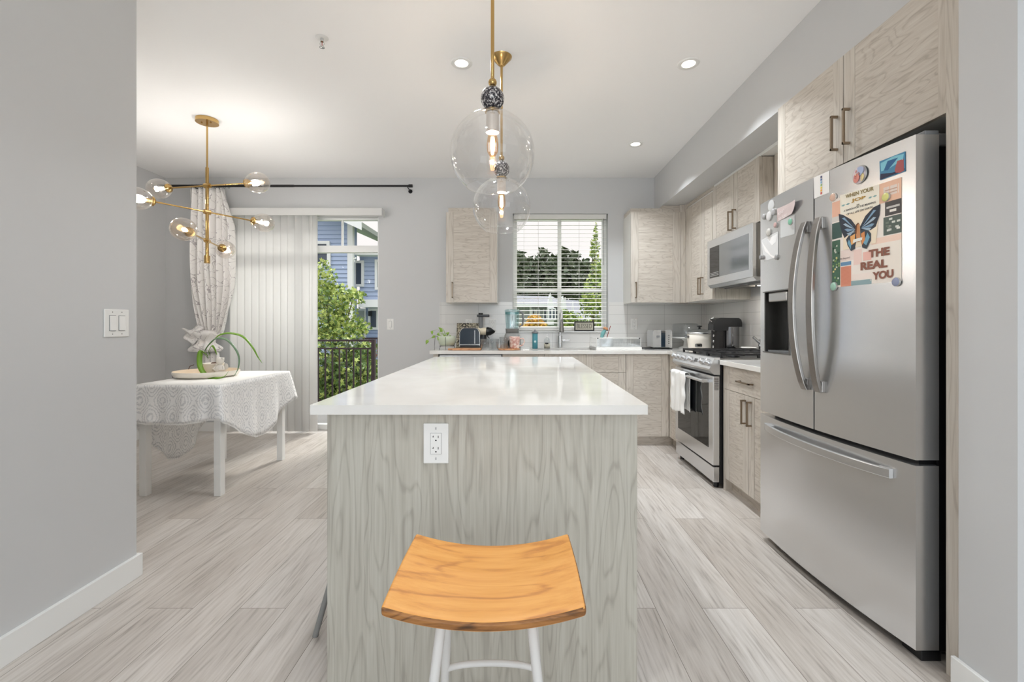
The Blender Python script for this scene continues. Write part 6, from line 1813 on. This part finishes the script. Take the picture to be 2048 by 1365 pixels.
def tree(name, label, cat, base_, trunk_h, blobs, n, leaf, mats, trunk_r=0.09, group=None, seed=1, maple=False):
    rnd = random.Random(seed)
    r = T(name, label, cat, base_, group)
    bx, by_, bz = base_
    mb = MB()
    mb.tube([(bx, by_, bz), (bx + 0.05, by_, bz + trunk_h * 0.5), (bx, by_, bz + trunk_h)], [trunk_r, trunk_r * 0.8, trunk_r * 0.5], 8)
    for (cx_, cy_, cz_, rx, ry_, rz_) in blobs:
        mb.tube([(bx, by_, bz + trunk_h * 0.7), ((bx + cx_) / 2, (by_ + cy_) / 2, (bz + trunk_h * 0.8 + cz_) / 2), (cx_, cy_, cz_)], [trunk_r * 0.4, trunk_r * 0.3, trunk_r * 0.12], 6)
    mb.build('trunk', 'bark', r)
    mb = MB(); tot = sum(b_[3] * b_[5] for b_ in blobs)
    for (cx_, cy_, cz_, rx, ry_, rz_) in blobs:
        k = int(n * rx * rz_ / tot)
        for _ in range(k):
            while True:
                u = Vector((rnd.uniform(-1, 1), rnd.uniform(-1, 1), rnd.uniform(-1, 1)))
                if 0.25 < u.length < 1: break
            p = Vector((cx_ + u.x * rx, cy_ + u.y * ry_, cz_ + u.z * rz_))
            nr = Vector((rnd.gauss(0, 1), rnd.gauss(0, 1) - 0.6, rnd.gauss(0, 1) + 0.6)).normalized()
            a = nr.orthogonal().normalized(); a.rotate(Matrix.Rotation(rnd.uniform(0, 6.28), 3, nr)); b2_ = nr.cross(a)
            s = leaf * rnd.uniform(0.6, 1.25)
            mi = rnd.choice(range(len(mats)))
            if maple:
                pts = []
                for q_ in range(10):
                    an = 2 * math.pi * q_ / 10; rr_ = (1.0 if q_ % 2 == 0 else 0.42) * s * (0.8 if q_ in (4, 6) else 1)
                    pts.append(p + a * math.cos(an) * rr_ + b2_ * math.sin(an) * rr_)
                mb.add(pts, [tuple(range(10))], mi)
            else:
                mb.add([p - a * s, p + b2_ * s * 0.45, p + a * s, p - b2_ * s * 0.45], [(0, 1, 2, 3)], mi)
    mb.build('foliage', mats, r)
    return r
d = 8.4
tree('maple_tree', 'leafy green maple just outside the balcony rail', 'tree', (X(668, d), d, GZ), 4.2,
     [(X(652, d), d, Z(625, d), .40, .5, .62), (X(672, d), d, Z(600, d), .52, .5, .30), (X(690, d), d - .1, Z(655, d), .45, .5, .32), (X(648, d), d, Z(560, d), .22, .3, .40), (X(708, d), d, Z(590, d), .26, .3, .10), (X(716, d), d, Z(655, d), .25, .3, .10), (X(655, d), d, Z(665, d), .42, .5, .22)],
     2900, 0.046, ['leaf_a', 'leaf_b', 'leaf_c', 'leaf_c'], 0.05, seed=3, maple=True)
d = 7.6
tree('maple_shrub', 'dense green maple foliage behind the balcony balusters', 'shrub', (X(680, d), d, GZ), 2.3,
     [(X(660, d), d, Z(740, d), .45, .4, .55), (X(700, d), d, Z(735, d), .45, .4, .52), (X(728, d), d + .3, Z(770, d), .28, .4, .45), (X(640, d), d, Z(790, d), .5, .4, .45), (X(715, d), d + 0.2, Z(705, d), .25, .3, .20), (X(675, d), d, Z(800, d), .6, .4, .5)],
     4200, 0.050, ['leaf_a', 'leaf_b', 'leaf_b', 'leaf_dark', 'leaf_c'], 0.05, seed=5, maple=True)
d = 10.5
tree('rose_shrub', 'reddish shrub beside the railing post outside', 'shrub', (X(742, d), d, GZ), 2.0, [(X(742, d), d, Z(700, d), .22, .3, .2), (X(748, d), d, Z(760, d), .3, .3, .7)], 700, 0.05, ['leaf_rose', 'leaf_b', 'leaf_rose'], 0.04, seed=9)
# through the kitchen window
d = 9.0
tree('young_maple', 'slim bright green tree rising at the right side of the window view', 'tree', (X(1185, d), d, GZ), 5.6,
     [(X(1190, d), d, Z(588, d), .26, .3, .42), (X(1180, d), d, Z(610, d), .22, .3, .26), (X(1194, d), d, Z(545, d), .16, .2, .30), (X(1190, d), d, Z(500, d), .09, .12, .30), (X(1191, d), d, Z(463, d), .04, .06, .20), (X(1205, d), d, Z(640, d), .2, .2, .2)],
     1700, 0.045, ['leaf_a', 'leaf_c', 'leaf_b'], 0.02, seed=11)
d = 16.0
tree('garden_shrub', 'green shrub in front of the grey roofed houses', 'shrub', (X(1140, d), d, GZ), 2.6, [(X(1140, d), d, Z(640, d), .45, .4, .34), (X(1158, d), d, Z(655, d), .5, .4, .22), (X(1185, d), d, Z(652, d), .55, .4, .25), (X(1128, d), d, Z(630, d), .2, .3, .2)], 1500, 0.07, ['leaf_a', 'leaf_c', 'leaf_b'], 0.04, seed=12)
d = 18.0
tree('golden_shrub', 'orange yellow autumn shrub seen through the blind', 'shrub', (X(1072, d), d, GZ), 2.6, [(X(1070, d), d, Z(645, d), .35, .3, .32), (X(1052, d), d, Z(655, d), .3, .3, .15), (X(1080, d), d, Z(652, d), .3, .3, .2), (X(1128, d), d, Z(655, d), .2, .3, .15)], 1300, 0.07, ['leaf_gold', 'leaf_gold_b', 'leaf_gold'], 0.04, seed=13)
d = 42.0
for i, (px_, top, wd) in enumerate(((1040, 500, 17), (1060, 512, 18), (1086, 494, 24), (1106, 510, 19), (1128, 494, 26), (1150, 500, 24), (1174, 516, 22), (1200, 530, 22), (1020, 530, 14), (1222, 545, 14))):
    dd_ = d + (i % 3) * 3
    zt_ = Z(top, dd_); zb_ = Z(600, dd_); w_ = wd * dd_ / FPX
    tree('distant_tree', 'dark tree beyond the grey roofs, %s' % ['far left by the window frame', 'second from the left', 'tall one left of centre', 'just left of the window bar', 'tall one right of the window bar', 'wide one right of centre', 'behind the slim green tree', 'at the right edge of the window', 'hidden mostly by the left frame', 'hidden mostly by the right frame'][i],
         'tree', (X(px_, dd_), dd_, GZ), zt_ - GZ - 0.8,
         [(X(px_, dd_), dd_, (zt_ + zb_) / 2, w_ * 0.8, w_ * 0.8, (zt_ - zb_) / 2), (X(px_, dd_), dd_, zb_ + 0.25 * (zt_ - zb_), w_ * 1.05, w_, (zt_ - zb_) * 0.3), (X(px_ - 3, dd_), dd_, zb_ + 0.72 * (zt_ - zb_), w_ * 0.6, w_ * 0.6, (zt_ - zb_) * 0.2)],
         560, 0.42, ['leaf_dark', 'leaf_darker', 'leaf_dark'], 0.2, 'dark trees beyond the roofs', seed=20 + i)
# row of townhouses with white gables
d = 26.0
tn = T('townhouse', 'grey roofed house with white gables and windows, seen through the blind', 'house', (X(1090, d), d, GZ))
MB().box(X(1020, d), X(1122, d), d, d + 6, GZ, Z(612, d)).build('wall', 'siding_grey', tn)
MB().add([(X(1015, d), d - 0.5, Z(609, d)), (X(1125, d), d - 0.5, Z(612, d)), (X(1120, d), d + 5, Z(583, d)), (X(1012, d), d + 5, Z(580, d)), (X(1015, d), d - 0.5, Z(613, d)), (X(1125, d), d - 0.5, Z(616, d)), (X(1120, d), d + 5, Z(616, d)), (X(1012, d), d + 5, Z(616, d))],
         [(0, 1, 2, 3), (4, 7, 6, 5), (0, 4, 5, 1), (1, 5, 6, 2), (2, 6, 7, 3), (3, 7, 4, 0)]).build('roof', 'roof_grey', tn)
MB().box(X(1015, d), X(1126, d), d - 0.55, d - 0.48, Z(614, d), Z(609, d)).build('gutter', 'ext_trim', tn)
for px_, pt, hw, pb_ in ((1099, 588, 6, 650), (1123, 594, 4.5, 650)):
    mb = MB().prism([(X(px_ - hw, d), Z(pb_, d)), (X(px_ + hw, d), Z(pb_, d)), (X(px_ + hw, d), Z(614, d)), (X(px_, d), Z(pt, d)), (X(px_ - hw, d), Z(614, d))], 'Y', d - 0.9, d + 0.5)
    mb.build('gable', 'ext_trim', tn)
for px_ in (1067, 1076, 1090, 1098, 1105, 1113):
    ext_window(tn, X(px_ - 1.8, d), X(px_ + 1.8, d), Z(639, d), Z(620, d), d - (0.92 if 1093 <= px_ <= 1105 else 0.02), 0.06)
MB().box(X(1059, d), X(1063, d), d - 0.2, d, GZ, Z(612, d)).build('corner_post', 'ext_trim', tn)
d = 32.0
tn = T('townhouse', 'dark grey roofs with narrow white gable peaks right of the window bar', 'house', (X(1165, d), d, GZ))
MB().box(X(1120, d), X(1210, d), d, d + 6, GZ, Z(640, d)).build('wall', 'siding_grey', tn)
MB().add([(X(1115, d), d - 0.5, Z(640, d)), (X(1215, d), d - 0.5, Z(640, d)), (X(1200, d), d + 5, Z(596, d)), (X(1118, d), d + 5, Z(590, d)), (X(1115, d), d - 0.5, Z(644, d)), (X(1215, d), d - 0.5, Z(644, d)), (X(1215, d), d + 5, Z(644, d)), (X(1115, d), d + 5, Z(644, d))],
         [(0, 1, 2, 3), (4, 7, 6, 5), (0, 4, 5, 1), (1, 5, 6, 2), (2, 6, 7, 3), (3, 7, 4, 0)]).build('roof', 'roof_grey', tn)
for px_, pt, hw in ((1128, 596, 4), (1143, 604, 3)):
    MB().prism([(X(px_ - hw, d), Z(640, d)), (X(px_ + hw, d), Z(640, d)), (X(px_, d), Z(pt, d))], 'Y', d - 1.0, d - 0.3).build('gable', 'ext_trim', tn)
MB().prism([(X(1166, d), Z(642, d)), (X(1186, d), Z(642, d)), (X(1166, d), Z(620, d))], 'Y', d - 1.2, d - 0.6).build('gable', 'ext_trim', tn)

GROUPS = {'wall_cabinet': 'wood wall cabinets', 'base_cabinet': 'wood base cabinets', 'power_outlet': 'white wall outlets', 'light_switch': 'white light switches',
          'bar_stool': 'stools at the island', 'countertop': 'white quartz countertops', 'townhouse': 'houses beyond the kitchen window', 'tall_panel': 'side panels of the fridge enclosure',
          'toaster': 'toasters on the back counter'}
for o in list(COL.objects):
    st_ = o.name.split('.')[0]
    if o.parent is None and st_ in GROUPS and not o.get('group') and o.get('category'):
        o['group'] = GROUPS[st_]
